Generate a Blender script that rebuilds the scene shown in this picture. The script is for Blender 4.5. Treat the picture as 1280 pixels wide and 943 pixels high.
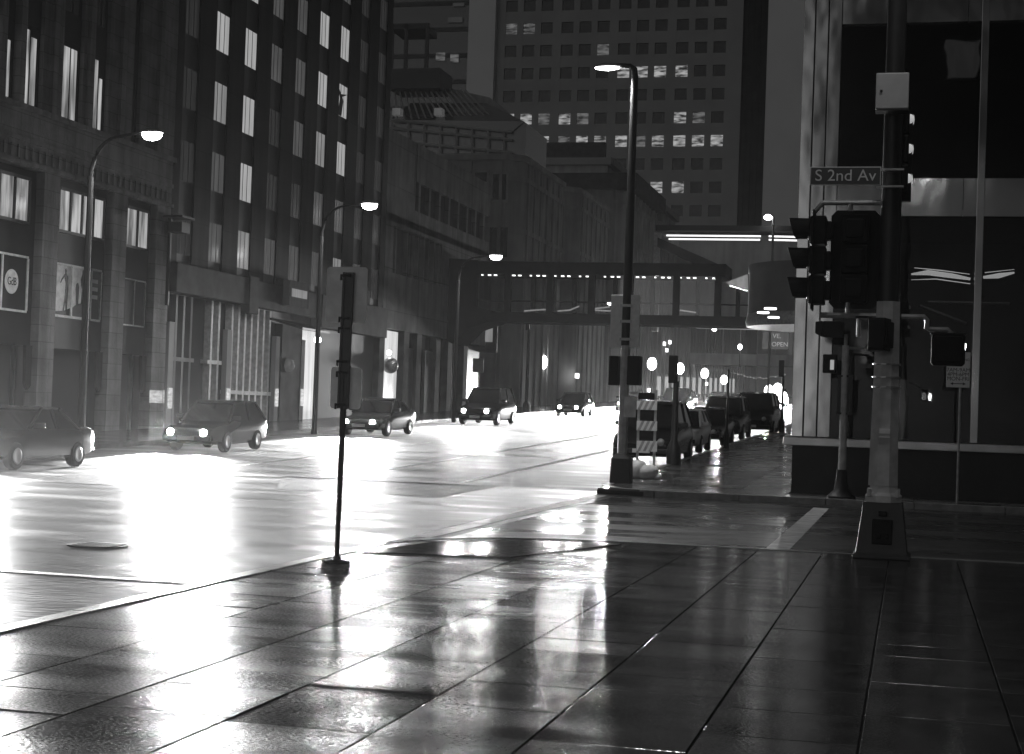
import bpy, bmesh, math, random
from mathutils import Vector, Matrix
R = math.radians
random.seed(7)
for o in list(bpy.data.objects): bpy.data.objects.remove(o)
scn = bpy.context.scene
COL = scn.collection

# ------------------------------------------------------------------ camera
EYE = 1.65
YAW, PITCH, ROLL, FPX = R(14.04), math.atan(41 / 2000), 0.035, 2000.0
_s, _c = math.sin(YAW), math.cos(YAW)
_fh = Vector((-_s, _c, 0)); _r0 = Vector((_c, _s, 0)); _u0 = Vector((0, 0, 1))
FW = _fh * math.cos(PITCH) + _u0 * math.sin(PITCH)
_u1 = _u0 * math.cos(PITCH) - _fh * math.sin(PITCH)
RT = _r0 * math.cos(ROLL) + _u1 * math.sin(ROLL)
UP = _u1 * math.cos(ROLL) - _r0 * math.sin(ROLL)
CAM = Vector((0, 0, EYE))
cd = bpy.data.cameras.new('camera'); cam = bpy.data.objects.new('camera', cd); COL.objects.link(cam)
cd.sensor_fit = 'HORIZONTAL'; cd.sensor_width = 36; cd.lens = 36 * FPX / 1280
cd.clip_start = 0.1; cd.clip_end = 3000
m = Matrix((RT, UP, -FW)).transposed().to_4x4(); m.translation = CAM
cam.matrix_world = m
scn.camera = cam

# ------------------------------------------------------------------ sky, exposure
SKY = 0.019
w = bpy.data.worlds.new('World'); scn.world = w; w.use_nodes = True
wn, wl = w.node_tree.nodes, w.node_tree.links
bg = wn['Background']
sky = wn.new('ShaderNodeTexSky'); sky.sky_type = 'NISHITA'; sky.sun_disc = False
sky.sun_elevation = R(8); sky.sun_rotation = R(200)
bw = wn.new('ShaderNodeRGBToBW')
wl.new(sky.outputs[0], bw.inputs[0]); wl.new(bw.outputs[0], bg.inputs[0]); bg.inputs[1].default_value = SKY
vs = scn.view_settings
vs.view_transform = 'Standard'; vs.look = 'None'; vs.exposure = 0; vs.gamma = 1; vs.use_curve_mapping = False
scn.render.engine = 'CYCLES'
cy = scn.cycles
cy.use_denoising = True
try: cy.denoiser = 'OPENIMAGEDENOISE'
except Exception: pass
cy.max_bounces = 6; cy.diffuse_bounces = 2; cy.glossy_bounces = 4; cy.transmission_bounces = 4
cy.transparent_max_bounces = 12; cy.volume_bounces = 0
cy.caustics_reflective = False; cy.caustics_refractive = False
cy.sample_clamp_indirect = 3.0
HAZE = 0.00007

# light powers
LAMP_W = 1250.0; HEAD_W = 14000.0

# ------------------------------------------------------------------ helpers
def ray(x, y): return FW + RT * ((x - 640) / FPX) + UP * ((471.5 - y) / FPX)
def at(x, y, X=None, Y=None, Z=None):
    """where a line of sight measured in the photograph meets a plane of the site"""
    r = ray(x, y)
    t = Y / r.y if Y is not None else (X / r.x if X is not None else (Z - EYE) / r.z)
    return CAM + r * t
def hill(y): return 0.024 * max(0.0, y - 36.0)          # the street climbs beyond the crossing

class MB:
    def __init__(s): s.bm = bmesh.new()
    def _m(s, fs, m):
        for f in fs: f.material_index = m
    def box(s, x0, x1, y0, y1, z0, z1, m=0):
        if x0 > x1: x0, x1 = x1, x0
        if y0 > y1: y0, y1 = y1, y0
        if z0 > z1: z0, z1 = z1, z0
        v = [s.bm.verts.new(p) for p in ((x0,y0,z0),(x1,y0,z0),(x1,y1,z0),(x0,y1,z0),(x0,y0,z1),(x1,y0,z1),(x1,y1,z1),(x0,y1,z1))]
        s._m([s.bm.faces.new([v[i] for i in q]) for q in ((0,3,2,1),(4,5,6,7),(0,1,5,4),(1,2,6,5),(2,3,7,6),(3,0,4,7))], m)
        return v
    def poly(s, pts, m=0):
        f = s.bm.faces.new([s.bm.verts.new(p) for p in pts]); f.material_index = m; return f
    def prism(s, pts, off, m=0):
        """closed solid: outline pts swept by off"""
        off = Vector(off); n = len(pts)
        a = [s.bm.verts.new(p) for p in pts]; b = [s.bm.verts.new(Vector(p) + off) for p in pts]
        fs = [s.bm.faces.new(a[::-1]), s.bm.faces.new(b)]
        for i in range(n): fs.append(s.bm.faces.new((a[i], a[(i+1) % n], b[(i+1) % n], b[i])))
        s._m(fs, m)
    def rings(s, rs, m=0, cap=True):
        vs_ = [[s.bm.verts.new(p) for p in r] for r in rs]
        fs = []
        for a, b in zip(vs_, vs_[1:]):
            n = len(a)
            for i in range(n): fs.append(s.bm.faces.new((a[i], a[(i+1) % n], b[(i+1) % n], b[i])))
        if cap: fs.append(s.bm.faces.new(vs_[0][::-1])); fs.append(s.bm.faces.new(vs_[-1]))
        s._m(fs, m); return vs_
    def lathe(s, prof, c=(0,0,0), n=16, m=0, sx=1, sy=1, ph=0):
        s.rings([[(c[0] + r*sx*math.cos(ph+2*math.pi*i/n), c[1] + r*sy*math.sin(ph+2*math.pi*i/n), c[2] + z) for i in range(n)] for r, z in prof], m)
    def tube(s, pts, r, n=8, m=0):
        pts = [Vector(p) for p in pts]; rs = []
        rad = r if isinstance(r, (list, tuple)) else [r] * len(pts)
        for i, p in enumerate(pts):
            d = (pts[min(i+1, len(pts)-1)] - pts[max(i-1, 0)]).normalized()
            u = d.cross(Vector((0,0,1)) if abs(d.z) < .9 else Vector((1,0,0))).normalized(); v = d.cross(u)
            rs.append([p + (u*math.cos(2*math.pi*k/n) + v*math.sin(2*math.pi*k/n)) * rad[i] for k in range(n)])
        s.rings(rs, m)
    def ball(s, c, r, m=0, n=12, sz=1):
        s.lathe([(max(r*math.sin(math.pi*k/8), .002), -r*sz*math.cos(math.pi*k/8)) for k in range(9)], c, n, m)
    def build(s, name, mats, parent=None, smooth=False, bevel=0):
        me = bpy.data.meshes.new(name)
        if parent is not None:
            s.bm.transform(Matrix.Translation(-ORG[parent.name]))
        bmesh.ops.recalc_face_normals(s.bm, faces=s.bm.faces[:])
        s.bm.to_mesh(me); s.bm.free()
        for mt in (mats if isinstance(mats, (list, tuple)) else [mats]): me.materials.append(mt)
        o = bpy.data.objects.new(name, me); COL.objects.link(o)
        ORG[o.name] = Vector(ORG[parent.name]) if parent is not None else Vector((0,0,0))
        if parent is not None: o.parent = parent
        if smooth:
            for p in me.polygons: p.use_smooth = True
            try: me.set_sharp_from_angle(angle=R(40))
            except Exception: pass
        if bevel:
            b = o.modifiers.new('bevel', 'BEVEL'); b.width = bevel; b.segments = 2; b.limit_method = 'ANGLE'
        return o
ORG = {}
def bx(name, mat, parent, *a, bevel=0):
    b = MB(); b.box(*a); return b.build(name, mat, parent, bevel=bevel)
def thing(name, label, cat, loc=(0,0,0), group=None):
    o = bpy.data.objects.new(name, None); COL.objects.link(o); o.location = loc
    o.empty_display_size = .2
    ORG[o.name] = Vector(loc); o['label'] = label; o['category'] = cat
    if group: o['group'] = group
    return o
def tag(o, label, cat, group=None):
    o['label'] = label; o['category'] = cat
    if group: o['group'] = group
    return o
def struct(o): o['kind'] = 'structure'; return o
def place(o, loc, rz=0): o.location = loc; o.rotation_euler = (0, 0, rz); return o
def copy_tree(o, parent=None):
    c = o.copy(); COL.objects.link(c)
    if parent is not None: c.parent = parent
    for ch in list(o.children): copy_tree(ch, c)
    return c
def text(s, size, mat, name, parent, loc, rot, depth=.004, sx=1):
    cu = bpy.data.curves.new(name, 'FONT'); cu.body = s; cu.size = size; cu.extrude = depth
    cu.align_x = 'CENTER'; cu.align_y = 'CENTER'
    tmp = bpy.data.objects.new(name + '_tmp', cu); COL.objects.link(tmp)
    me = bpy.data.meshes.new_from_object(tmp.evaluated_get(bpy.context.evaluated_depsgraph_get()))
    bpy.data.objects.remove(tmp)
    me.materials.clear(); me.materials.append(mat)
    o = bpy.data.objects.new(name, me); COL.objects.link(o)
    o.parent = parent; o.location = Vector(loc) - ORG[parent.name]; o.rotation_euler = rot; o.scale = (sx, 1, 1)
    ORG[o.name] = Vector(loc)
    return o

# ------------------------------------------------------------------ materials (all greys: the place is seen in black and white)
def mat(name, v, rough=.6, metal=0, var=0, vs_=2.0, bump=0, bs=30, emit=0, spec=.5, stretch=None, rvar=0, rvs=1.5, island=0, wetx=None, aniso=0, broom=0, blocks=None, streak=0):
    mt = bpy.data.materials.new(name); mt.use_nodes = True
    nt = mt.node_tree; n = nt.nodes; l = nt.links; p = n['Principled BSDF']
    p.inputs['Base Color'].default_value = (v, v, v, 1); p.inputs['Roughness'].default_value = rough
    p.inputs['Metallic'].default_value = metal; p.inputs['Specular IOR Level'].default_value = spec
    if var or bump or rvar:
        tc = n.new('ShaderNodeNewGeometry').outputs['Position']
        if stretch:
            mp = n.new('ShaderNodeVectorMath'); mp.operation = 'MULTIPLY'; mp.inputs[1].default_value = stretch
            l.new(tc, mp.inputs[0]); st = mp.outputs[0]
        else: st = tc
    if var:
        nz = n.new('ShaderNodeTexNoise'); nz.inputs['Scale'].default_value = vs_; nz.inputs['Detail'].default_value = 5
        l.new(tc, nz.inputs['Vector'])
        mr = n.new('ShaderNodeMapRange'); mr.inputs[1].default_value = .3; mr.inputs[2].default_value = .7
        mr.inputs[3].default_value = v*(1-var); mr.inputs[4].default_value = v*(1+var)
        l.new(nz.outputs[0], mr.inputs[0]); out = mr.outputs[0]
        if island:
            g = n.new('ShaderNodeNewGeometry'); mm = n.new('ShaderNodeMapRange')
            mm.inputs[3].default_value = 1-island; mm.inputs[4].default_value = 1+island
            l.new(g.outputs['Random Per Island'], mm.inputs[0])
            mu = n.new('ShaderNodeMath'); mu.operation = 'MULTIPLY'; l.new(out, mu.inputs[0]); l.new(mm.outputs[0], mu.inputs[1]); out = mu.outputs[0]
        if streak:      # rain streaks run down the wall
            m3 = n.new('ShaderNodeVectorMath'); m3.operation = 'MULTIPLY'; m3.inputs[1].default_value = (1.6, 1.6, .12)
            l.new(n.new('ShaderNodeNewGeometry').outputs['Position'], m3.inputs[0])
            n3 = n.new('ShaderNodeTexNoise'); n3.inputs['Scale'].default_value = 1; n3.inputs['Detail'].default_value = 6; l.new(m3.outputs[0], n3.inputs['Vector'])
            r3 = n.new('ShaderNodeMapRange'); r3.inputs[1].default_value = .35; r3.inputs[2].default_value = .65; r3.inputs[3].default_value = 1-streak; r3.inputs[4].default_value = 1
            l.new(n3.outputs[0], r3.inputs[0]); mu = n.new('ShaderNodeMath'); mu.operation = 'MULTIPLY'; l.new(out, mu.inputs[0]); l.new(r3.outputs[0], mu.inputs[1]); out = mu.outputs[0]
        if blocks:      # masonry joints on walls that face the street or the crossing
            sp = n.new('ShaderNodeSeparateXYZ'); l.new(n.new('ShaderNodeNewGeometry').outputs['Position'], sp.inputs[0])
            ad = n.new('ShaderNodeMath'); l.new(sp.outputs[0], ad.inputs[0]); l.new(sp.outputs[1], ad.inputs[1])
            cb = n.new('ShaderNodeCombineXYZ'); l.new(ad.outputs[0], cb.inputs[0]); l.new(sp.outputs[2], cb.inputs[1])
            br = n.new('ShaderNodeTexBrick'); br.inputs['Scale'].default_value = 1; br.inputs['Brick Width'].default_value = blocks[0]; br.inputs['Row Height'].default_value = blocks[1]
            br.inputs['Mortar Size'].default_value = blocks[2]; br.inputs['Color1'].default_value = (1,1,1,1); br.inputs['Color2'].default_value = (.82,.82,.82,1); br.inputs['Mortar'].default_value = (.62,.62,.62,1)
            l.new(cb.outputs[0], br.inputs['Vector']); mu = n.new('ShaderNodeMath'); mu.operation = 'MULTIPLY'; l.new(out, mu.inputs[0]); l.new(br.outputs[0], mu.inputs[1]); out = mu.outputs[0]
        l.new(out, p.inputs['Base Color'])
    if rvar:
        nz = n.new('ShaderNodeTexNoise'); nz.inputs['Scale'].default_value = rvs; nz.inputs['Detail'].default_value = 4
        l.new(st, nz.inputs['Vector'])
        mr = n.new('ShaderNodeMapRange'); mr.inputs[1].default_value = .35; mr.inputs[2].default_value = .65
        mr.inputs[3].default_value = rough-rvar; mr.inputs[4].default_value = rough+rvar
        l.new(nz.outputs[0], mr.inputs[0]); out = mr.outputs[0]
        if island:
            g = n.new('ShaderNodeNewGeometry'); mm = n.new('ShaderNodeMapRange')
            mm.inputs[3].default_value = -island*.25; mm.inputs[4].default_value = island*.25
            l.new(g.outputs['Random Per Island'], mm.inputs[0])
            mu = n.new('ShaderNodeMath'); mu.operation = 'ADD'; l.new(out, mu.inputs[0]); l.new(mm.outputs[0], mu.inputs[1]); out = mu.outputs[0]
        if wetx:        # the film of water is deeper, and smoother, toward one side
            sx_ = n.new('ShaderNodeSeparateXYZ'); l.new(tc, sx_.inputs[0])
            mm = n.new('ShaderNodeMapRange'); mm.interpolation_type = 'SMOOTHSTEP'
            for i_, v_ in zip((1, 2, 3, 4), wetx): mm.inputs[i_].default_value = v_
            l.new(sx_.outputs[0], mm.inputs[0])
            mu = n.new('ShaderNodeMath'); mu.operation = 'ADD'; l.new(out, mu.inputs[0]); l.new(mm.outputs[0], mu.inputs[1]); out = mu.outputs[0]
        l.new(out, p.inputs['Roughness'])
    if bump:
        nz = n.new('ShaderNodeTexNoise'); nz.inputs['Scale'].default_value = bs; nz.inputs['Detail'].default_value = 3
        l.new(st, nz.inputs['Vector'])
        b = n.new('ShaderNodeBump'); b.inputs['Strength'].default_value = 1; b.inputs['Distance'].default_value = bump
        l.new(nz.outputs[0], b.inputs['Height']); last = b
        if broom:       # broom strokes drawn across the slabs
            mp2 = n.new('ShaderNodeVectorMath'); mp2.operation = 'MULTIPLY'; mp2.inputs[1].default_value = (2.2, 46, 1); l.new(tc, mp2.inputs[0])
            n2 = n.new('ShaderNodeTexNoise'); n2.inputs['Scale'].default_value = 1; n2.inputs['Detail'].default_value = 2; l.new(mp2.outputs[0], n2.inputs['Vector'])
            b2 = n.new('ShaderNodeBump'); b2.inputs['Strength'].default_value = 1; b2.inputs['Distance'].default_value = broom
            l.new(n2.outputs[0], b2.inputs['Height']); l.new(b.outputs[0], b2.inputs['Normal']); last = b2
        l.new(last.outputs[0], p.inputs['Normal'])
    if aniso:           # wheel and foot wear runs along the street: highlights spread sideways
        cx_ = n.new('ShaderNodeCombineXYZ'); cx_.inputs[0].default_value = 1
        p.inputs['Anisotropic'].default_value = aniso; l.new(cx_.outputs[0], p.inputs['Tangent'])
    if emit:
        p.inputs['Emission Color'].default_value = (1,1,1,1); p.inputs['Emission Strength'].default_value = emit
    return mt
def lit(name, s, scale=7.0, contrast=.35, axis='Y', horiz=False):
    """a window with drawn blinds or office shelves lit from inside"""
    mt = bpy.data.materials.new(name); mt.use_nodes = True
    nt = mt.node_tree; n = nt.nodes; l = nt.links; p = n['Principled BSDF']
    p.inputs['Base Color'].default_value = (.05,.05,.05,1); p.inputs['Roughness'].default_value = .15
    g = n.new('ShaderNodeNewGeometry'); mp = n.new('ShaderNodeVectorMath'); mp.operation = 'MULTIPLY'
    mp.inputs[1].default_value = (.8, .8, 3.0) if horiz else (1.0, 1.0, .15)
    l.new(g.outputs['Position'], mp.inputs[0])
    nz = n.new('ShaderNodeTexNoise'); nz.inputs['Scale'].default_value = scale; nz.inputs['Detail'].default_value = 2
    l.new(mp.outputs[0], nz.inputs['Vector'])
    mr = n.new('ShaderNodeMapRange'); mr.inputs[1].default_value = .35; mr.inputs[2].default_value = .65
    mr.inputs[3].default_value = s*(1-contrast); mr.inputs[4].default_value = s*(1+contrast)
    l.new(nz.outputs[0], mr.inputs[0]); l.new(mr.outputs[0], p.inputs['Emission Strength'])
    p.inputs['Emission Color'].default_value = (1,1,1,1)
    return mt
def glass(name, tint=.6, refl=1.0, wav=0, ws=.6):
    mt = bpy.data.materials.new(name); mt.use_nodes = True
    nt = mt.node_tree; n = nt.nodes; l = nt.links
    for x in list(n):
        if x.type != 'OUTPUT_MATERIAL': n.remove(x)
    out = [x for x in n if x.type == 'OUTPUT_MATERIAL'][0]
    t = n.new('ShaderNodeBsdfTransparent'); t.inputs[0].default_value = (tint, tint, tint, 1)
    g = n.new('ShaderNodeBsdfGlossy'); g.inputs['Roughness'].default_value = .02; g.inputs[0].default_value = (refl, refl, refl, 1)
    f = n.new('ShaderNodeFresnel'); f.inputs[0].default_value = 1.6
    mx = n.new('ShaderNodeMixShader'); l.new(f.outputs[0], mx.inputs[0]); l.new(t.outputs[0], mx.inputs[1]); l.new(g.outputs[0], mx.inputs[2])
    l.new(mx.outputs[0], out.inputs[0])
    if wav:
        nz = n.new('ShaderNodeTexNoise'); nz.inputs['Scale'].default_value = ws
        l.new(n.new('ShaderNodeNewGeometry').outputs['Position'], nz.inputs['Vector'])
        b = n.new('ShaderNodeBump'); b.inputs['Distance'].default_value = wav; b.inputs['Strength'].default_value = 1
        l.new(nz.outputs[0], b.inputs['Height']); l.new(b.outputs[0], g.inputs['Normal'])
    return mt
M = {}
M['asphalt'] = mat('wet_asphalt', .03, .56, var=.35, vs_=.5, bump=.006, bs=14, rvar=.16, rvs=.9, stretch=(.3, 1, 1), aniso=.95)
M['asphalt_side'] = mat('wet_side_asphalt', .03, .30, var=.35, vs_=.5, bump=.004, bs=14, rvar=.14, rvs=.9, stretch=(.3, 1, 1))
M['asphalt_dry'] = mat('drained_asphalt_patch', .04, .6, var=.3, bump=.01, bs=40)
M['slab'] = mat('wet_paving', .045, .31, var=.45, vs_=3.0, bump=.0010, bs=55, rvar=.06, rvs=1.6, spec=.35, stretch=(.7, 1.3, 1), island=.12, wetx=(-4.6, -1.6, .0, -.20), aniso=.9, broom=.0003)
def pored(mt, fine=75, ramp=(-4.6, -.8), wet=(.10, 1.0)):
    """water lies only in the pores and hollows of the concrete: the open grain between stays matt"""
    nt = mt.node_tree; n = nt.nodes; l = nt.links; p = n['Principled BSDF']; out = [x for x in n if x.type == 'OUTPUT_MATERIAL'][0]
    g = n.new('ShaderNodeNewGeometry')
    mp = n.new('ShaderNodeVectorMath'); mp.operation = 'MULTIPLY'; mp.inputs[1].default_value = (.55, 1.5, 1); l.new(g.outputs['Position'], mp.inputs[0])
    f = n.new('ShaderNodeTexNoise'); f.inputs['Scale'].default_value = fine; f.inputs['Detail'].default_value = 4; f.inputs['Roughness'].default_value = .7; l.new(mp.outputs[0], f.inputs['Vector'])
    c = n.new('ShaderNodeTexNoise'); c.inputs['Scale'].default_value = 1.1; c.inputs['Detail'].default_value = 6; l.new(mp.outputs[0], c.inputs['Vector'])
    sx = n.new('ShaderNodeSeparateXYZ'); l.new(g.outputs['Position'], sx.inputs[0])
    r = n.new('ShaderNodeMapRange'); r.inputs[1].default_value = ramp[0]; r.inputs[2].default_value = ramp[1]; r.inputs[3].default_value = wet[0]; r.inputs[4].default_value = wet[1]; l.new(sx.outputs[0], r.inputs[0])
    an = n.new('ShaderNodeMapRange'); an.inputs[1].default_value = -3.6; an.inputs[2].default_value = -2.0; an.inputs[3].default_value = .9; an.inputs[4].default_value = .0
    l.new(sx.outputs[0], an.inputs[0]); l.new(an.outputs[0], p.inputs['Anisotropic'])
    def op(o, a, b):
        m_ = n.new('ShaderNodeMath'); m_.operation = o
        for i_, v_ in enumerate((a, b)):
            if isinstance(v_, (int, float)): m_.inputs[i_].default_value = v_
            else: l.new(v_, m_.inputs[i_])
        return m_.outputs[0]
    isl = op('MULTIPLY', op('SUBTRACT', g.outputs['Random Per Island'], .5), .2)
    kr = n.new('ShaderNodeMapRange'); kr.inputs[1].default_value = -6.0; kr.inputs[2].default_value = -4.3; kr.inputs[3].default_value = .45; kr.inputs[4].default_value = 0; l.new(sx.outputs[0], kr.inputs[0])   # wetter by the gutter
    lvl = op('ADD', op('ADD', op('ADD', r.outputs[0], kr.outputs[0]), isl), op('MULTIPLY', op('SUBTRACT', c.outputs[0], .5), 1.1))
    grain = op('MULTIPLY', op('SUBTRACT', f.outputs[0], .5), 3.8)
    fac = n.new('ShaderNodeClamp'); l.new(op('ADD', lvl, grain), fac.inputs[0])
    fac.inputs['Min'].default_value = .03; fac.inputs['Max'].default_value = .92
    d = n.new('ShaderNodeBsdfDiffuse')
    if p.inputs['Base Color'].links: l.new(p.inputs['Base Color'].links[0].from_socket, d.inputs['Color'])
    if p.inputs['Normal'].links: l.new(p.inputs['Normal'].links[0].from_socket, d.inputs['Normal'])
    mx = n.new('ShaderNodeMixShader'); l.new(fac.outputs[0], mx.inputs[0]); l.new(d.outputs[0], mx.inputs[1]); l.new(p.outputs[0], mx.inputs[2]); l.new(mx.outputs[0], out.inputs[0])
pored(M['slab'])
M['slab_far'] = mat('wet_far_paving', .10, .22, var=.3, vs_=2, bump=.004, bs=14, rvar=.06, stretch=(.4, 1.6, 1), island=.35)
M['puddle'] = mat('standing_water', .015, .12, var=.2, bump=.001, bs=6, rvar=.05)
M['joint'] = mat('joint_grit', .02, .7, bump=.01, bs=50)
M['kerb'] = mat('kerb_granite', .22, .35, var=.3, vs_=5, bump=.004, bs=40)
M['paint'] = mat('road_paint', .55, .45, var=.35, vs_=4, bump=.003, bs=60)
M['earth'] = mat('bare_ground', .04, .9, var=.3)
M['stone'] = mat('limestone', .30, .9, spec=.1, var=.25, vs_=.9, bump=.02, bs=8, blocks=(1.15,.56,.014), streak=.4)
M['stone_dk'] = mat('dark_granite', .05, .8, var=.3, vs_=1.5, spec=.1)
M['shop_black'] = mat('black_shop_panel', .010, .5, var=.2, spec=.2)
M['tower'] = mat('dark_tower_cladding', .028, .8, spec=.1, var=.25, vs_=.5, blocks=(1.44,1.45,.02), streak=.4)
M['tower2'] = mat('dark_tower_spandrel', .02, .6, var=.2, vs_=.6)
M['precast'] = mat('precast_concrete', .34, .9, spec=.1, var=.3, vs_=.7, bump=.015, bs=12, stretch=(1,1,.3), blocks=(2.9,2.3,.03), streak=.35)
M['conc_dk'] = mat('grey_concrete', .36, .9, spec=.1, var=.2, vs_=.4, streak=.25)
M['pale_slab'] = mat('pale_tower_stone', .62, .8, var=.06, vs_=.1)
M['tower_far'] = mat('far_tower_stone', .26, .8, var=.1, vs_=.2)
M['win_dark'] = mat('dark_window', .012, .25, var=.3, spec=.3)
M['win_grey'] = mat('blinded_window', .06, .6, var=.2, vs_=3, spec=.2)
M['steel'] = mat('polished_steel', .55, .13, metal=1, bump=.035, bs=.55, rvar=.03, stretch=(1,1,.6))
M['steel_flat'] = mat('satin_steel', .45, .3, metal=1, var=.15)
M['drum'] = mat('dull_drum_cladding', .14, .45, metal=.4, var=.3, vs_=.4)
M['metal_dk'] = mat('dark_metal', .02, .45, var=.2, spec=.35)
M['bridge'] = mat('bridge_black_paint', .012, .9, var=.2, spec=0)
M['black'] = mat('signal_black', .005, .6, var=.2, vs_=8, spec=.15)
M['black_door'] = mat('black_plinth', .016, .55, var=.3, vs_=1.2, bump=.01, bs=5)
M['galv'] = mat('galvanised_steel', .36, .42, metal=.5, var=.25, vs_=9)
M['pole_pale'] = mat('pale_pole_paint', .5, .6, spec=.2, var=.2, vs_=6, bump=.003, bs=60)
M['sign_back'] = mat('aluminium_sign_back', .74, .55, var=.2, vs_=5)
M['sign_white'] = mat('sign_white', .75, .5, var=.08, vs_=10)
M['sign_dark'] = mat('sign_green_grey', .06, .5, var=.1)
M['box_pale'] = mat('pale_cabinet', .5, .5, var=.1, vs_=5)
M['bag'] = mat('white_sandbag', .8, .8, var=.2, vs_=6, bump=.01, bs=25)
M['rubber'] = mat('black_rubber', .015, .6, bump=.003, bs=40)
M['glass'] = glass('bridge_glass', .8)
M['glass_shop'] = glass('smoked_glass', .35, 1.0, .006, .7)
M['glass_roof'] = mat('roof_glazing', .03, .12)
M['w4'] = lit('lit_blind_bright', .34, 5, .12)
M['w3'] = lit('lit_blind', .2, 5, .15)
M['w2'] = lit('lit_blind_low', .055, 5, .2)
M['w1'] = lit('lit_blind_faint', .012, 5, .3)
M['office'] = lit('lit_office', .20, .8, .97, horiz=True)
M['office2'] = lit('lit_office_low', .06, .8, .97, horiz=True)
M['curtain'] = lit('lit_room_curtain', .28, 3.2, .7)
M['shopglow'] = lit('shop_glow', .42, 3, .3, horiz=True)
M['doorglow'] = lit('lit_doorway', .55, 2, .25)
M['lampglow'] = mat('lamp_lens', .8, .4, emit=28)
M['lampglow2'] = mat('lamp_lens_small', .8, .4, emit=9)
M['globe'] = mat('globe_glass', .8, .4, emit=14)
M['head'] = mat('headlamp_lens', .8, .3, emit=60)
M['tail'] = mat('tail_lens', .12, .2)
M['tube'] = mat('neon_tube', .8, .4, emit=1.3)
M['streak_glow'] = mat('glass_streak', .8, .4, emit=2.2)
M['bulb'] = mat('small_bulb', .8, .4, emit=3.5)
M['led'] = mat('signal_led', .8, .4, emit=40)
M['slit'] = mat('signal_lens_glow', .8, .4, emit=.35)
M['car_black'] = mat('car_paint_black', .015, .16, spec=.7)
M['car_grey'] = mat('car_paint_grey', .10, .2, metal=.5)
M['car_white'] = mat('car_paint_white', .6, .25)
M['car_glass'] = mat('car_glass', .02, .05, spec=.8)
M['tyre'] = mat('tyre_rubber', .02, .7)
M['rim'] = mat('wheel_alloy', .4, .35, metal=.8)
M['plate'] = mat('number_plate', .7, .5)

# ------------------------------------------------------------------ ground, roads, pavements
XK, XF, XL, YC0, YC1 = -6.2, -23.6, -28.0, 20.6, 34.6     # near kerb, far kerb, facades, crossing street
g = MB(); g.poly([(-900,-200,-1.0),(900,-200,-1.0),(900,1500,-1.0),(-900,1500,-1.0)]); struct(g.build('ground', M['earth']))
ROAD = -.13
r = MB()
r.poly([(XF-.1,-30,ROAD),(XK+.1,-30,ROAD),(XK+.1,36,ROAD),(XF-.1,36,ROAD)])
r.poly([(XF-.1,36,ROAD),(XK-.6,36,ROAD),(XK-.6,420,ROAD+hill(420)),(XF-.1,420,ROAD+hill(420))])
struct(r.build('main_road', M['asphalt']))
r = MB(); r.poly([(XK+.1,17,ROAD),(90,17,ROAD),(90,36,ROAD),(XK+.1,36,ROAD)]); struct(r.build('side_road', M['asphalt_side']))

def in_corner(x, y):            # rounded street corner of the near pavement
    return x < -3.8 and y > 18.2 and (x + 3.8)**2/2.4**2 + (y - 18.2)**2/2.4**2 > 1.0
xs = [-6.0, -5.0, -4.2, -3.4, -2.58, -1.81, -1.02, -.21, .59, 1.4, 2.2, 3.0, 3.8, 4.6, 5.4, 6.2, 7.0]
xs = [-6.02, -5.0, -4.18, -3.38] + xs[4:]
base = MB(); base.prism([(XK+.2,-12,-.04),(9,-12,-.04),(9,YC0-.16,-.04),(-3.9,YC0-.16,-.04),(-4.9,20.0,-.04),(-5.7,19.2,-.04),(XK+.2,18.2,-.04)], (0,0,-.3)); struct(base.build('pavement_bed', M['joint']))
sl = MB()
for i in range(len(xs)-1):
    y = -6.0 + random.uniform(0, 1.0)
    while y < YC0 - .2:
        d = random.choice((.6, .8, .8, 1.2, 1.6)); y1 = min(y + d, YC0 - .2)
        gp = .006
        x0, x1, ya, yb = xs[i]+gp, xs[i+1]-gp, y+gp, y1-gp
        if yb - ya > .15:
            tx, ty = random.gauss(0, .0006), random.gauss(0, .0006); z0 = random.uniform(-.0008, .0008)
            outl = [(x0,ya),(x1,ya),(x1,yb),(x0,yb)]
            if in_corner(x0, yb):
                if in_corner(x1, yb) and in_corner(x0, ya): y = y1; continue
                yy = lambda x: 18.2 + math.sqrt(max(0, 1-((x+3.8)/2.4)**2))*2.4 - .12 if x < -3.8 else YC0-.2
                outl = [(x0,ya),(x1,ya),(x1,max(ya+.02,min(yb,yy(x1)))),(x0,max(ya+.02,min(yb,yy(x0))))]
            top = [(px, py, z0 + (px-x0-.4)*tx + (py-ya-.6)*ty) for px, py in outl]
            sl.prism(top, (0,0,-.05))
        y = y1
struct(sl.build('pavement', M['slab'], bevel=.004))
# kerbs: near pavement with its rounded corner
def kerb_line(pts, wdt=.17, top=.0):
    b = MB()
    for (x0, y0), (x1, y1) in zip(pts, pts[1:]):
        d = Vector((x1-x0, y1-y0, 0)); L = d.length; d.normalize(); nrm = Vector((-d.y, d.x, 0))*wdt/2
        k = max(1, int(round(L/1.8)))
        for j in range(k):
            a = Vector((x0, y0, 0)) + d*(L*j/k + .004); e = Vector((x0, y0, 0)) + d*(L*(j+1)/k - .004)
            za, ze = hill(a.y)+top, hill(e.y)+top
            v = [a-nrm, e-nrm, e+nrm, a+nrm]; zz = [za, ze, ze, za]
            b.rings([[(p.x, p.y, z-.3) for p, z in zip(v, zz)], [(p.x, p.y, z) for p, z in zip(v, zz)]])
    return b
arc = [(-3.8 + 2.3*math.cos(t), 18.2 + 2.3*math.sin(t)) for t in [math.pi - math.pi/2*k/6 for k in range(7)]]
struct(kerb_line([(-6.1,-12),(-6.1,18.2)] + arc[1:] + [(9, 20.5)], .17, .004).build('kerb', M['kerb'], bevel=.012))
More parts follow.
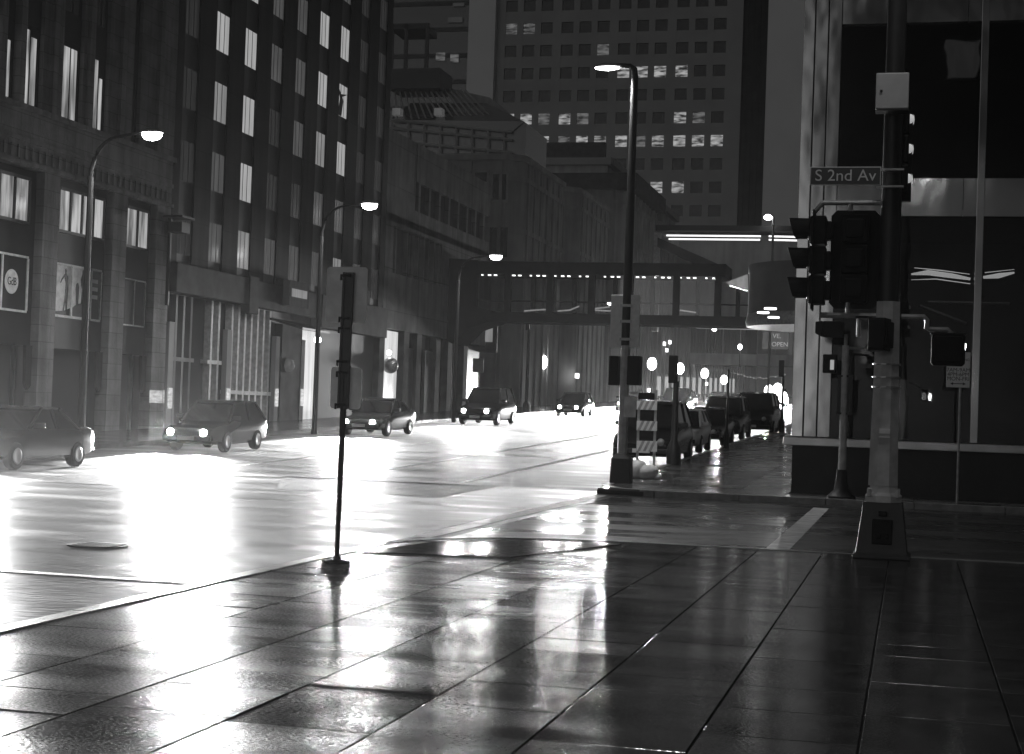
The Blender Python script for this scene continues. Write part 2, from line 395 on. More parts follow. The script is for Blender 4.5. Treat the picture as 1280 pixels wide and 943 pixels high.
# far pavement beside the steel building, climbing with the street
FK = -6.75
far = MB()
ys = [YC1+.1]
while ys[-1] < 400: ys.append(ys[-1] + (1.1 if ys[-1] < 80 else 6))
fx_ = [FK+.1, -5.7, -4.7, -3.7, -2.6]
for i in range(4):
    for ya, yb in zip(ys, ys[1:]):
        z = random.uniform(-.002,.003)
        far.prism([(fx_[i]+.006,ya+.006,hill(ya)+z),(fx_[i+1]-.006,ya+.006,hill(ya)+z),(fx_[i+1]-.006,yb-.006,hill(yb)+z),(fx_[i]+.006,yb-.006,hill(yb)+z)],(0,0,-.05))
for k in range(26):
    x0 = -2.6 + k*.9
    for ya, yb in ((YC1+.1, 35.6), (35.6, 36.6)):
        far.prism([(x0+.006,ya,0),(x0+.894,ya,0),(x0+.894,yb-.006,0),(x0+.006,yb-.006,0)],(0,0,-.05))
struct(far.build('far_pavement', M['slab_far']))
b = MB()
b.prism([(FK+.1,YC1+.05,-.035),(22,YC1+.05,-.035),(22,36.6,-.035),(FK+.1,36.6,-.035)],(0,0,-.3))
b.prism([(FK+.1,36.6,-.035),(-2.6,36.6,-.035),(-2.6,400,hill(400)-.035),(FK+.1,400,hill(400)-.035)],(0,0,-.3))
struct(b.build('far_pavement_bed', M['joint']))
struct(kerb_line([(FK,400),(FK,60),(FK,36.2),(FK+.5,35.1),(FK+1.4,YC1),(22,YC1)], .17, .006).build('far_kerb', M['kerb'], bevel=.012))
b = MB()
b.prism([(XF,-30,0),(XL+.0,-30,0),(XL,36,0),(XF,36,0)],(0,0,-.4)); b.prism([(XF,36,0),(XL,36,0),(XL,420,hill(420)),(XF,420,hill(420))],(0,0,-.4))
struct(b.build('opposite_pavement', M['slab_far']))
# painted lines
def line(name, pts, wd, mt=None, dz=.004):
    b = MB()
    for (x0,y0),(x1,y1) in zip(pts, pts[1:]):
        d = Vector((x1-x0,y1-y0,0)).normalized(); n_ = Vector((-d.y,d.x,0))*wd/2
        b.poly([(x0-n_.x,y0-n_.y,ROAD+hill(y0)+dz),(x1-n_.x,y1-n_.y,ROAD+hill(y1)+dz),(x1+n_.x,y1+n_.y,ROAD+hill(y1)+dz),(x0+n_.x,y0+n_.y,ROAD+hill(y0)+dz)])
    return struct(b.build(name, mt or M['paint']))
line('lane_line', [(-13.3,36.6),(-13.3,150)], .14)
line('lane_line', [(-10.3,36.6),(-10.3,150)], .14)
line('lane_line', [(-17.0,36.6),(-17.0,56)], .12)
line('crosswalk_line', [(-6.45,20.9),(-6.45,34.0)], .30)
line('crosswalk_line', [(-1.72,20.75),(-1.72,33.2)], .32)
line('crosswalk_line', [(XF+1,14.3),(XK-.3,14.3)], .16, M['asphalt_dry'])
line('stop_line', [(XF+1,35.6),(-9.5,35.6)], .5, M['asphalt_dry'])
for pts in ([(-17.6,29),(-14.6,29),(-14.9,34),(-18.4,34)], [(-12.5,30.5),(-9.0,30.5),(-9.2,36),(-14.6,36)], [(-25,33),(-20,33),(-20.5,36),(-25,36)]):
    pts = [(max(x, XF+.1), y) for x, y in pts]
    b = MB(); b.poly([(x,y,ROAD+.004) for x,y in pts]); struct(b.build('road_patch', M['asphalt_dry']))
pm = at(122, 682, Z=ROAD)
b = MB(); b.lathe([(.36,.0),(.36,.008)],(pm.x,pm.y,ROAD),24)
for k in range(5): b.box(pm.x-.26,pm.x+.26,pm.y-.24+k*.11,pm.y-.2+k*.11,ROAD+.006,ROAD+.013)
tag(b.build('manhole_cover', M['metal_dk']), 'round iron manhole cover in the bright wet road before the near kerb', 'manhole cover')
# pale grit and a dropped kerb ramp at the corner
b = MB(); b.prism([(-5.9,17.0,.0065),(-4.3,17.4,.0065),(-3.5,20.0,.0065),(-4.6,19.8,.0065),(-5.6,18.9,.0065)],(0,0,-.03)); struct(b.build('kerb_ramp', M['puddle']))

# ------------------------------------------------------------------ left side facades (X = -28)
def fx(px, py): p = at(px, py, X=XL); return p.y, p.z

# A: stone office block with shops
A = thing('stone_office_building', 'old limestone office block with black shopfronts and posters at far left', 'building', (XL-5, 48, 0))
yA0, yA1, zs = 36.0, 56.7, 10.75
b = MB()
piers = [(36.0,42.4),(47.4,48.4),(52.15,53.2),(55.55,56.7)]
for y0, y1 in piers: b.box(XL-.45, XL, y0, y1, 0, 8.95)
b.box(XL-.45, XL+.002, yA0, yA1, 8.95, zs)
b.box(XL-.45, XL+.16, yA0, yA1, zs, zs+.18)
b.box(XL-.45, XL+.10, yA0, yA1, 9.0, 9.12)
b.box(XL-.45, XL+.06, yA0, yA1, 9.75, 9.9)
k = yA0
while k < yA1 - .3: b.box(XL, XL+.05, k, k+.16, 9.2, 9.6); k += .42        # carved frieze
upw = [(-14,-2),(0,18),(28,50),(78,100),(117,132),(165,172)]
uy = []
for a, c in upw:
    ya, yb = fx(a, 110 + a*.36)[0], fx(c, 110 + c*.36)[0]; uy.append((ya-.06, yb+.1))
edges = [36.0] + [v for p in uy for v in p] + [yA1]
for i in range(0, len(edges), 2):
    b.box(XL-.5, XL, edges[i], edges[i+1], zs+.18, 34)
    mid = (edges[i]+edges[i+1])/2
    b.box(XL, XL+.12, mid-.16, mid+.16, zs+.18, 34)
b.build('wall', M['stone'], A)
b = MB(); b.box(XL-12, XL-.6, yA0, yA1, 0, 34); b.build('core', M['tower2'], A)
for i, (y0, y1) in enumerate(uy):
    for lv in range(6):
        z0 = zs+.18 + lv*3.6
        wm = (M['curtain'] if lv == 0 and i < 5 else M['win_dark'])
        f = bx('window', M['shop_black'], A, XL-.55, XL-.14, y0, y1, z0, z0+2.7)
        q = MB(); mid = (y0+y1)/2
        q.box(XL-.14, XL-.12, y0+.12, mid-.06, z0+.1, z0+2.5); q.box(XL-.14, XL-.12, mid+.06, y1-.25, z0+.1, z0+(2.5, 1.9, 2.3)[i % 3])
        q.build('pane', wm, f)
        bx('spandrel', M['shop_black'], A, XL-.55, XL-.13, y0, y1, z0+2.7, z0+3.6)
bays = [(42.4,47.4),(48.4,52.15),(53.2,55.55)]
for bi, (y0, y1) in enumerate(bays):
    bx('bay_panel', M['shop_black'], A, XL-.5, XL-.3, y0, y1, 3.2, 8.95)
    w0, w1, ww = [(42.4,46.9,'curtain'),(48.75,51.9,'curtain'),(53.55,55.35,'curtain')][bi]
    f = MB(); f.box(XL-.3, XL-.2, w0, w1, 7.15, 7.25); f.box(XL-.3, XL-.2, w0, w1, 8.6, 8.7)
    nm = [5,4,2][bi]
    for k in range(nm+1):
        yy = w0 + (w1-w0)*k/nm; f.box(XL-.3, XL-.2, yy-.04, yy+.04, 7.25, 8.6)
    f = f.build('window', M['metal_dk'], A)
    bx('pane', M['curtain'], f, XL-.298, XL-.27, w0+.05, w1-.05, 7.25, 8.6)
    # shop front below: recessed glass, doors and hanging side panels
    bx('shop_glass', M['win_dark'], A, XL-.9, XL-.8, y0, y1, .2, 3.2)
    d = MB()
    for k in range(4): yy = y0 + (y1-y0)*(k+.5)/4; d.box(XL-.8, XL-.74, yy-.04, yy+.04, .2, 3.2)
    d.box(XL-.8, XL-.5, y1-.62, y1-.5, .2, 3.2)
    d.build('door_frame', M['steel_flat'], A)
    d = MB(); d.prism([(XL-.3,y1-.42,3.2),(XL-.3,y1-.05,3.2),(XL-.3,y1-.05,1.9),(XL-.3,y1-.2,1.75),(XL-.3,y1-.36,1.95)],(.12,0,0)); d.build('banner', M['shop_black'], A)
def framed(y0, y1, z0, z1, nm, mt, name='poster_frame', inner=None, thick=.07):
    f = MB(); X0 = XL-.3
    f.box(X0, X0+.07, y0, y1, z0, z0+thick); f.box(X0, X0+.07, y0, y1, z1-thick, z1)
    for k in range(nm+1):
        yy = y0 + (y1-y0)*k/nm; f.box(X0, X0+.07, yy-thick/2, yy+thick/2, z0+thick, z1-thick)
    f = f.build(name, mt, A)
    return f
zt, zb = 6.12, 4.27
f = framed(42.42, 47.0, zb, zt, 3, M['sign_back'])
bx('poster', M['shop_black'], f, XL-.3, XL-.27, 42.45, 46.95, zb+.04, zt-.04)
c = at(15, 352, X=XL-.25)
q = MB(); n = 28
q.rings([[(XL-.27, c.y+.40*math.cos(2*math.pi*k/n), c.z+.40*math.sin(2*math.pi*k/n)) for k in range(n)],[(XL-.262, c.y+.40*math.cos(2*math.pi*k/n), c.z+.40*math.sin(2*math.pi*k/n)) for k in range(n)]])
q.build('roundel', M['sign_white'], f)
q = MB()
q.rings([[(XL-.262, c.y+.34*math.cos(2*math.pi*k/n), c.z+.34*math.sin(2*math.pi*k/n)) for k in range(n)],[(XL-.257, c.y+.34*math.cos(2*math.pi*k/n), c.z+.34*math.sin(2*math.pi*k/n)) for k in range(n)]])
q.build('roundel_face', M['sign_back'], f)
text('GdB', .36, M['shop_black'], 'lettering', f, (XL-.25, c.y, c.z), (R(90),0,R(90)), sx=.82)
f = framed(48.75, 51.0, zb, zt, 2, M['sign_back'])
bx('poster', M['sign_back'], f, XL-.3, XL-.272, 48.8, 50.96, zb+.04, zt-.04)
q = MB(); X0 = XL-.272
def sil(pts, y0, z0, sc): q.prism([(X0, y0+a*sc, z0+h*sc) for a, h in pts], (.006,0,0))
q.prism([(X0,48.84,4.36),(X0,49.82,4.36),(X0,49.82,4.62),(X0,49.4,4.5),(X0,48.84,4.46)],(.006,0,0))
q.prism([(X0,49.92,4.36),(X0,50.92,4.36),(X0,50.92,4.9),(X0,50.3,4.8),(X0,49.92,4.62)],(.006,0,0))
body = [(-.16,0),(-.08,0),(.0,.35),(.03,.0),(.12,.0),(.14,.5),(.15,.8),(.12,1.0),(.12,1.22),(.02,1.32),(.03,1.42),(-.02,1.5),(-.08,1.46),(-.07,1.34),(-.1,1.15),(-.03,1.0),(-.03,.6)]
sil(body, 49.5, 4.5, .98); sil([(-.1,1.3),(-.3,1.12),(-.38,.98),(-.36,.96),(-.26,1.08),(-.08,1.22)], 49.5, 4.5, .98)
body2 = [(-.08,0),(.1,0),(.1,.1),(.14,.6),(.12,.78),(.15,1.0),(.06,1.22),(.05,1.32),(0,1.38),(-.04,1.3),(-.03,1.2),(-.14,.98),(-.1,.75),(-.02,.6)]
sil(body2, 50.62, 4.8, .9); sil([(-.08,0),(.08,0),(.1,.7),(.02,.85),(-.1,.8),(-.13,.6)], 50.3, 4.74, .95)
q.build('silhouette', M['shop_black'], f)
f = framed(51.2, 51.9, zb, zt, 1, M['galv'])
bx('poster', M['shop_black'], f, XL-.3, XL-.272, 51.24, 51.86, zb+.04, zt-.04)
q = MB()
for k in range(3): q.box(XL-.272, XL-.266, 51.32, 51.7, 5.62-k*.28, 5.76-k*.28)
q.build('lettering_block', M['conc_dk'], f)
f = framed(53.55, 55.3, zb, zt-.1, 2, M['galv'], thick=.05)
bx('poster', M['shop_black'], f, XL-.3, XL-.272, 53.6, 55.26, zb+.04, zt-.14)
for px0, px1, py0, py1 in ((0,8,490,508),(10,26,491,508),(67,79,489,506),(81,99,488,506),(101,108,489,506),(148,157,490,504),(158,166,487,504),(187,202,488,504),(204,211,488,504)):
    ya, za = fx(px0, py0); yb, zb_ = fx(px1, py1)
    bx('glow_strip', M['shopglow'], A, XL-.79 if px0 < 180 else XL, XL-.72 if px0 < 180 else XL+.02, ya, yb, zb_, za)  # glowing strips put in for bright marks low on the shopfronts
q = MB(); yy, zz = fx(209, 330); q.box(XL, XL+.12, yy-.06, yy+.06, zz-1.6, zz+1.8); q.box(XL, XL+.8, yy-.5, yy+.6, zz+1.75, zz+1.83); q.box(XL+.1, XL+.7, yy-.3, yy+.4, zz+1.2, zz+1.6)
q.build('blade_sign', M['metal_dk'], A)

# B: dark tower with blinds
B = thing('dark_office_tower', 'dark tower of narrow windows, some with bright lit blinds', 'building', (XL-6, 69, 0))
yB0, yB1 = 56.72, 82.5
bx('core', M['tower2'], B, XL-14, XL-.32, yB0, yB1, 0, 46)
cols = [58.0 + 2.88*k for k in range(9)]; ww = 1.36
b = MB(); e = [yB0] + [v for cc in cols for v in (cc-ww/2, cc+ww/2)] + [yB1]
for i in range(0, len(e), 2): b.box(XL-.31, XL, e[i], e[i+1], 6.9, 46)
b.build('pier', M['tower'], B)
bx('spandrel', M['tower2'], B, XL-.31, XL-.10, yB0+.3, yB1-.3, 6.92, 45.9)
litm = {(1,1):'w3',(1,2):'w4',(0,1):'w1',(0,0):'w1'}
pat = {20.5:'11-411441', }
rows = {8.9: 'w1 w2 w3 w2 w2 w2 w3 w2 w1', 11.8: 'w1 w2 w4 w1 w1 w2 w2 w1 w1', 14.7: 'w1 w3 w4 w1 w2 w3 w4 w1 w1', 17.6: 'w1 w4 w4 w2 w2 w4 w4 w1 w1',
        20.5: 'w1 w2 w4 w2 w2 w4 w4 w1 w1', 23.4: 'w1 w1 w2 w2 w2 w1 w2 w1 w1', 26.3: 'w1 w1 w2 w1 w2 w1 w1 w1 w1'}
for zt_, s in rows.items():
    for cc, k in zip(cols, s.split()):
        q = MB(); y0, y1 = cc-ww/2, cc+ww/2
        q.box(XL-.3, XL-.09, y0, y1, zt_-1.58, zt_, 0)
        for t in (.33, .66): yy = y0 + (y1-y0)*t; q.box(XL-.09, XL-.08, yy-.02, yy+.02, zt_-1.58, zt_, 1)
        wo = q.build('window', [M[k], M['metal_dk']], B)
        if zt_ == 17.6 and cc == cols[6]:
            q = MB(); q.prism([(XL-.07,y0+.05,zt_-1.58),(XL-.07,y0+.55,zt_-1.58),(XL-.07,y0+.75,zt_-.8),(XL-.07,y0+.6,zt_-.6),(XL-.07,y1,zt_-.35),(XL-.07,y0+.4,zt_-.5),(XL-.07,y0,zt_-.2),(XL-.07,y0+.3,zt_-.75)],(.02,0,0)); q.build('potted_plant', M['shop_black'], wo)
# base: overhanging band and louvred panels
q = MB(); q.box(XL-.3, XL+.35, yB0, 64.2, 5.75, 6.9); q.box(XL-.3, XL+.2, 64.2, 72.6, 5.75, 6.9); q.box(XL-.3, XL+.30, 72.6, yB1, 5.3, 6.9)
q.box(XL-.3, XL+.42, 63.6, 64.6, 5.4, 7.0)
q.build('canopy_band', M['stone_dk'], B, bevel=.03)
def fins(px0, px1, n, zc, name, z1=5.7, mt='galv'):
    y0, y1 = fx(px0, 430)[0], fx(px1, 430)[0]; q = MB()
    for k in range(n):
        yy = y0 + (y1-y0)*(k+.5)/n; q.box(XL-.28, XL+.02, yy-.09, yy+.09, .3, z1)
    q.box(XL-.27, XL+.04, y0, y1, zc, zc+.16)
    q.build(name, M[mt], B)
fins(214, 242, 3, 3.1, 'louvre', mt='conc_dk'); fins(259, 277, 2, 3.1, 'louvre', mt='pole_pale'); fins(285, 340, 7, 1.9, 'louvre', 5.7, 'pole_pale')
y0, y1 = fx(350, 430)[0], fx(375, 430)[0]
bx('granite_panel', M['stone_dk'], B, XL-.3, XL+.1, y0, y1, .2, 5.2)
q = MB(); c = at(360, 457, X=XL+.15); q.ball((c.x, c.y, c.z), .33); q.build('wall_lamp', M['w2'], B, smooth=True)
y0, y1 = fx(377, 430)[0], fx(403, 430)[0]
bx('lit_doorway', M['doorglow'], B, XL-.3, XL-.2, y0, y1, .6, 5.1)
q = MB(); c = at(397, 425, X=XL+.3); q.ball((c.x, c.y, c.z), .17); q.build('door_lamp', M['lampglow'], B, smooth=True)
y0, y1 = fx(349, 360)[0], fx(374, 360)[0]
q = MB(); q.box(XL+.2, XL+.5, y0, y1, fx(360,384)[1], fx(360,352)[1], 0); q.box(XL+.5, XL+.53, y0+.3, y1-.3, fx(360,372)[1], fx(360,362)[1], 1); q.build('lit_sign', [M['w1'], M['w3']], B)
q = MB(); q.prism([(XL, y0-1.0, 5.3),(XL+1.6, y0-1.0, 4.9),(XL+1.6, y1, 4.9),(XL, y1, 5.3)],(0,0,.1)); q.build('awning', M['metal_dk'], B)
for px in (208, 281, 342, 374): 
    y_, z_ = fx(px, 493); bx('steel_corner', M['conc_dk'], B, XL-.1, XL+.12, y_-.2, y_+.25, .2, 4.6)
    bx('floor_lamp', M['shopglow'], B, XL+.12, XL+.16, y_-.15, y_+.2, z_-.55, z_+.25)

# C: precast block with slot windows
Cb = thing('precast_building', 'low precast concrete block with dark slot windows beside the dark tower', 'building', (XL-5, 93, 0))
yC0, yC1, zC = 82.55, 104.2, 16.8
bx('core', M['win_dark'], Cb, XL-10, XL-.4, yC0, yC1, 0, zC-.2)
yU = fx(522, 200)[0]
q = MB(); q.box(XL-.4, XL, yU, yC1, 14.6, zC); q.box(XL-.4, XL, yC0, yC1, 9.2 + 2.6, 12.2)
q.box(XL-.4, XL, yC0, yC1, 11.6, 12.9); q.box(XL-.4, XL-.05, yC0, yU, 12.9, zC)
y1_, y2_ = fx(491, 330)[0], fx(552, 330)[0]
q.box(XL-.4, XL, yC0, y1_, 9.0, 11.6); q.box(XL-.4, XL, y2_, yC1, 9.0, 11.6)
q.box(XL-.4, XL, yC0, yC1, 5.9, 9.0)
q.build('wall', M['precast'], Cb)
n = 8
for k in range(n): yy = yU + (yC1-yU)*(k+.3)/n; bx('fin', M['precast'], Cb, XL-.39, XL-.05, yy, yy+.38, 12.9, 14.6)
for k in range(9):
    if k in (1,): continue
    yy = y1_ + (y2_-y1_)*(k+.6)/9; bx('fin', M['precast'], Cb, XL-.39, XL-.06, yy-.08, yy+.14+.12*(k%2), 9.0, 11.6)
bx('window', M['win_grey'], Cb, XL-.398, XL-.3, yU, yC1, 12.9, 14.6); bx('window', M['win_grey'], Cb, XL-.398, XL-.3, y1_, y2_, 9.0, 11.6)
for px in (474, 505, 521, 545, 560, 580): yy = fx(px, 440)[0]; bx('pillar', M['stone_dk'], Cb, XL-.39, XL, yy, yy+.9, .2, 5.9)
y0, y1 = fx(478, 440)[0], fx(502, 440)[0]
bx('lit_doorway', M['doorglow'], Cb, XL-.38, XL-.25, y0, y1, .9, 5.8)
c = at(488, 457, X=XL+.2); q = MB(); q.ball((c.x,c.y,c.z), .45); q.build('globe_ornament', M['galv'], Cb, smooth=True)
c = at(486, 449, X=XL+.1); q = MB(); q.ball((c.x,c.y,c.z+.35), .14); q.build('door_lamp', M['lampglow2'], Cb, smooth=True)
for px in (510, 536): yy = fx(px, 440)[0]; bx('shop_window', M['win_grey'], Cb, XL-.38, XL-.2, yy, yy+2.2, .8, 5.0)

# D, D2: bay fronted blocks stepping up the hill
def stepped(name, label, y0, y1, xw, z, mt, wins, cor=.6, dome=False):
    D = thing(name, label, 'building', ((XL+xw)/2, (y0+y1)/2, hill(y0)))
    q = MB()
    q.prism([(xw,y0,0),(XL-1.2,y0,0),(XL,y0+1.2,0),(XL,y1,0),(xw,y1,0)],(0,0,z))
    q.build('wall', mt, D)
    q = MB()
    for dz, o_ in ((z-.5,.25),(z-2.0,.12),(z-5.8,.1),(z-11,.1)):
        q.prism([(xw-.1,y0-o_,dz),(XL-1.2,y0-o_,dz),(XL+o_,y0+1.2,dz),(XL+o_,y1,dz),(xw-.1,y1,dz)],(0,0,.35))
    x = XL-1.6
    while x > xw+1: q.box(x-.12, x+.12, y0-.14, y0, 0, z-.6); x -= 2.35
    yy = y0+1.7
    while yy < y1: q.box(XL, XL+.14, yy-.12, yy+.12, 0, z-.6); yy += 2.1
    q.build('band', mt, D)
    for a, c_, d, e_, mm in wins:
        p0 = at(a, c_, Y=y0-.05); p1 = at(d, e_, Y=y0-.05)
        f = bx('window', M['conc_dk'] if mm == 'win_dark' else M['metal_dk'], D, p0.x-.2, p1.x+.2, y0-.1, y0-.0, p1.z-.2, p0.z+.2)
        bx('pane', M[mm], f, p0.x, p1.x, y0-.13, y0-.098, p1.z, p0.z)
    return D
stepped('bay_building', 'grey block with tall framed window stepping above the precast building', 113, 127, XL-16, 20.4, M['conc_dk'], [(617,218,632,250,'win_dark'),(594,216,608,236,'win_dark'),(616,288,630,318,'win_grey')])
stepped('bay_building', 'narrow grey block with bright entrance slits above the footbridge', 133, 147, XL-14, 20.9, M['conc_dk'], [(664,258,672,272,'win_dark'),(684,256,693,285,'win_dark'),(664,299,670,329,'w3'),(674,301,679,329,'w3'),(690,312,693,328,'w2')])
E1 = stepped('cornice_building', 'classical stone block with heavy cornice left of the middle street lamp', 157, 176, XL-22, 24.6, M['conc_dk'], [(724,256,733,278,'win_dark')])
q = MB(); q.box(XL-22, XL+.4, 156.4, 157.2, 24.0, 25.6); q.box(XL-.5, XL+.9, 156.4, 176, 24.0, 25.6); q.build('cornice', M['stone_dk'], E1)
E2 = thing('cornice_building', 'taller set back stone block with dark parapet below the window tower', 'building', (XL-20, 190, hill(180)))
bx('wall', M['conc_dk'], E2, XL-34, XL-6, 177, 230, 0, 30.2)
q = MB(); q.box(XL-34, XL-5.5, 176.4, 177.1, 29.6, 30.4); q.box(XL-6.2, XL-5.3, 177.1, 230, 29.6, 30.4); q.build('cornice', M['tower_far'], E2)
bx('parapet', M['stone_dk'], E2, XL-33, XL-6.6, 178, 179, 30.2, 32.4)
E3 = thing('ribbed_building', 'long grey street front of thin vertical ribs beyond the footbridge', 'building', (XL-5, 215, hill(215)))
bx('wall', M['conc_dk'], E3, XL-14, XL-.3, 176.2, 275, 0, 22)
q = MB(); yy = 177
while yy < 274: q.box(XL-.3, XL+.25, yy, yy+.9, 0, 21); yy += 3.0
q.box(XL-.3, XL+.6, 176.2, 275, 21, 23.2); q.build('rib', M['tower_far'], E3)
q = MB()
for k in range(14):
    y_ = 178 + k*6.0; q.box(XL-.28, XL+.27, y_+1.0, y_+2.8, hill(y_)+.4, hill(y_)+2.6)
q.build('lit_shopfront', M['w4'], E3)

for px, py, Y_ in ((831,430,185),(838,428,190),(834,438,187),(650,470,0),(722,470,170),(870,452,230),(884,480,240),(800,478,180),(812,488,182)):
    if Y_: p = at(px, py, X=XL+.4); bx('shop_sign', M['bulb'], E3, XL+.26, XL+.45, p.y-.4, p.y+.4, p.z-.2, p.z+.2)
rndl = random.Random(3); q = MB(); pl_ = []
for k in range(30): pl_.append(at(868 + k*3.9, 468 - 5*math.sin(k*.22) + rndl.uniform(-1, 1), Y=172))
q.tube(pl_, .02, 4)
for p in pl_: q.ball(p, rndl.choice((.04,.06,.09)), n=6)
tag(q.build('light_string', M['w3']), 'string of tiny lights hanging across the far street end below the grey footbridge', 'string lights')
# F: far tower with a square window grid
YF = 275
F = thing('window_grid_tower', 'tall pale office tower with rows of square windows in the distance', 'building', (-52, YF+12, 0))
xF0, xF1 = at(617,150,Y=YF).x, at(925,150,Y=YF).x
bx('core', M['win_dark'], F, xF0+.2, xF1-.2, YF+.5, YF+30, 0, 110)
wx = []
x = xF0 + 1.6
k = 0
while x + 2.1 < xF1 - 1.0: wx.append((x, x+2.15)); x += (3.25, 3.25, 3.75)[k % 3]; k += 1
rowsF = [(74.6-4.05*j) for j in range(12)]
b = MB(); e = [xF0] + [v for p in wx for v in p] + [xF1]
for i in range(0, len(e), 2): b.box(e[i], e[i+1], YF, YF+.6, 0, 110)
tops = [110.0] + [v for z in rowsF for v in (z, z-2.0)] + [0]
for i in range(0, len(tops), 2):
    for p in wx: b.box(p[0], p[1], YF+.02, YF+.6, tops[i+1], tops[i])
b.build('wall', M['tower_far'], F)
litF = {(5,0):1,(5,1):1,(5,2):2,(5,3):1,(5,4):2,(5,9):1,(5,10):2,(6,2):1,(6,3):2,(6,4):1,(6,5):1,(6,6):1,(6,7):2,(6,8):1,(6,9):1,(6,10):1,(6,11):1,
        (3,6):1,(3,7):1,(3,8):1,(3,9):1,(8,7):2,(8,8):1,(8,9):1,(9,10):2,(2,5):2,(1,0):2,(1,1):2}
rest = MB(); cnt = 0
for j, z in enumerate(rowsF):
    for i, p in enumerate(wx):
        st = litF.get((j, i), 0); mt = M[('win_dark','office','office2')[st]]
        if cnt < 96 and (st or (1 <= j <= 8)):
            bx('window', mt, F, p[0], p[1], YF+.34, YF+.49, z-2.0, z); cnt += 1
        else: rest.box(p[0], p[1], YF+.34, YF+.49, z-2.0, z)
rest.build('far_window', M['win_dark'], F)['kind'] = 'stuff'
xa, xb = at(587,60,Y=YF).x, xF0
bx('stone_slab', M['pale_slab'], F, xa, xb, YF-1.2, YF+30, 0, 110)
xa, xb, xc = xF1, at(957,150,Y=YF).x, at(1003,150,Y=YF).x
q = MB(); q.box(xa, xb, YF+1.2, YF+30, 0, 110); 
for k in range(4): xx = xa + (xb-xa)*(k+.5)/4; q.box(xx-.25, xx+.25, YF+.9, YF+1.2, 0, 110)
q.build('recess_wall', M['tower'], F)
bx('stone_slab', M['pale_slab'], F, xb, xc, YF-1.2, YF+30, 0, 110)
# G: dark glass tower at the left of it
G = thing('dark_glass_tower', 'black glass tower with a few lit rooms behind the glazed roof', 'building', (-110, 305, 0))
bx('wall', M['glass_roof'], G, at(440,50,Y=290).x, at(600,50,Y=290).x, 290, 330, 0, 120)
q = MB(); x0 = at(440,50,Y=289.8).x
for k in range(7): zz = 58 + k*5; q.box(x0, at(598,50,Y=289.8).x, 289.8, 290, zz, zz+.8)
q.build('floor_band', M['tower2'], G)
for a, c_, d, e_, mm in ((545,66,556,76,'office2'),(563,68,573,78,'office2'),(560,22,578,28,'w1'),(566,4,580,8,'w1')):
    p0, p1 = at(a,c_,Y=289.6), at(d,e_,Y=289.6); bx('window', M[mm], G, p0.x, p1.x, 289.55, 289.75, p1.z, p0.z)
# H: conservatory roof and dark roof deck above the precast block
Hh = thing('glazed_roof_hall', 'sloping ribbed glass roof hall above the precast building', 'building', (-45, 135, 15))
YH = 130
pts = [at(x, y, Y=YH) for x, y in ((487,150),(640,165),(655,152),(585,112),(487,112))]
q = MB(); q.prism([(p.x, YH + (6 if i > 2 else 0), p.z) for i, p in enumerate(pts)], (0, 9, 0)); q.build('roof_glazing', M['glass_roof'], Hh)
q = MB()
for k in range(16):
    a = at(487 + k*9.6, 150 + k*.95, Y=YH-.1); c2 = at(487 + k*6.3, 113, Y=YH+5.8)
    q.tube([a, c2], .08, 5)
for y_ in (150, 160, 176):
    a, c2 = at(487, y_, Y=YH-.15), at(640, y_+15, Y=YH-.15); q.tube([a, c2], .12, 5)
for k in range(8): a, c2 = at(490+k*20, 152+k*2, Y=YH-.15), at(490+k*20, 200, Y=YH-.15); q.tube([a, c2], .09, 5)
q.build('rib', M['conc_dk'], Hh)
p0, p1 = at(483,150,Y=YH+.2), at(655,240,Y=YH+.2)
bx('wall', M['glass_roof'], Hh, p0.x, p1.x, YH+.2, YH+8, 0, p0.z-.4)
for px in (496, 548): p = at(px, 140, Y=YH+.5); bx('roof_light', M['w2'], Hh, p.x-.35, p.x+.35, YH+.3, YH+1.2, p.z-.3, p.z+.3)
q = MB(); p0, p1, p2 = at(487,30,Y=YH+4), at(550,85,Y=YH+4), at(550,110,Y=YH+4)
q.box(p0.x, p1.x, YH+4, YH+8, p2.z, p1.z); q.box(p0.x, at(530,30,Y=YH+4).x, YH+4, YH+8, p0.z-.5, p0.z)
for px in (489, 507, 533): p = at(px, 60, Y=YH+4); q.box(p.x-.15, p.x+.15, YH+4, YH+4.3, p1.z, p0.z)
q.build('roof_deck', M['tower2'], Hh)
pa = [at(x,y,Y=YH+7) for x,y in ((550,108),(612,122),(656,158),(600,158))]
q = MB(); q.prism(pa, (0,4,0)); q.build('roof_slope', M['conc_dk'], Hh)

# ------------------------------------------------------------------ footbridge over the street
YS = 95
S = thing('footbridge', 'dark glazed footbridge spanning the street with a row of small ceiling lights', 'footbridge', (-17, YS+1.7, 0))
xL_, xR_ = XL-.2, -6.2
zt_, zg1, zg0, zb0 = 10.75, 10.0, 7.75, 7.1
q = MB(); q.box(xL_, at(907,340,Y=YS).x, YS, YS+3.4, zg1, zt_); q.build('roof', M['bridge'], S)
q = MB(); q.box(xL_, xR_, YS, YS+3.4, zb0, zg0-.12); q.box(xL_, xR_, YS-.05, YS, zb0-.05, zb0+.1); q.build('deck', M['bridge'], S)
q = MB(); q.prism([(XL-.2,YS-.02,5.9),(XL+.4,YS-.02,5.6),(XL+1.4,YS-.02,6.6),(XL+2.8,YS-.02,7.1),(XL+2.8,YS-.02,7.7),(XL+1.8,YS-.02,7.9),(XL+1.8,YS-.02,10.8),(XL-.2,YS-.02,10.9)],(0,3.5,0)); q.build('abutment', M['bridge'], S)
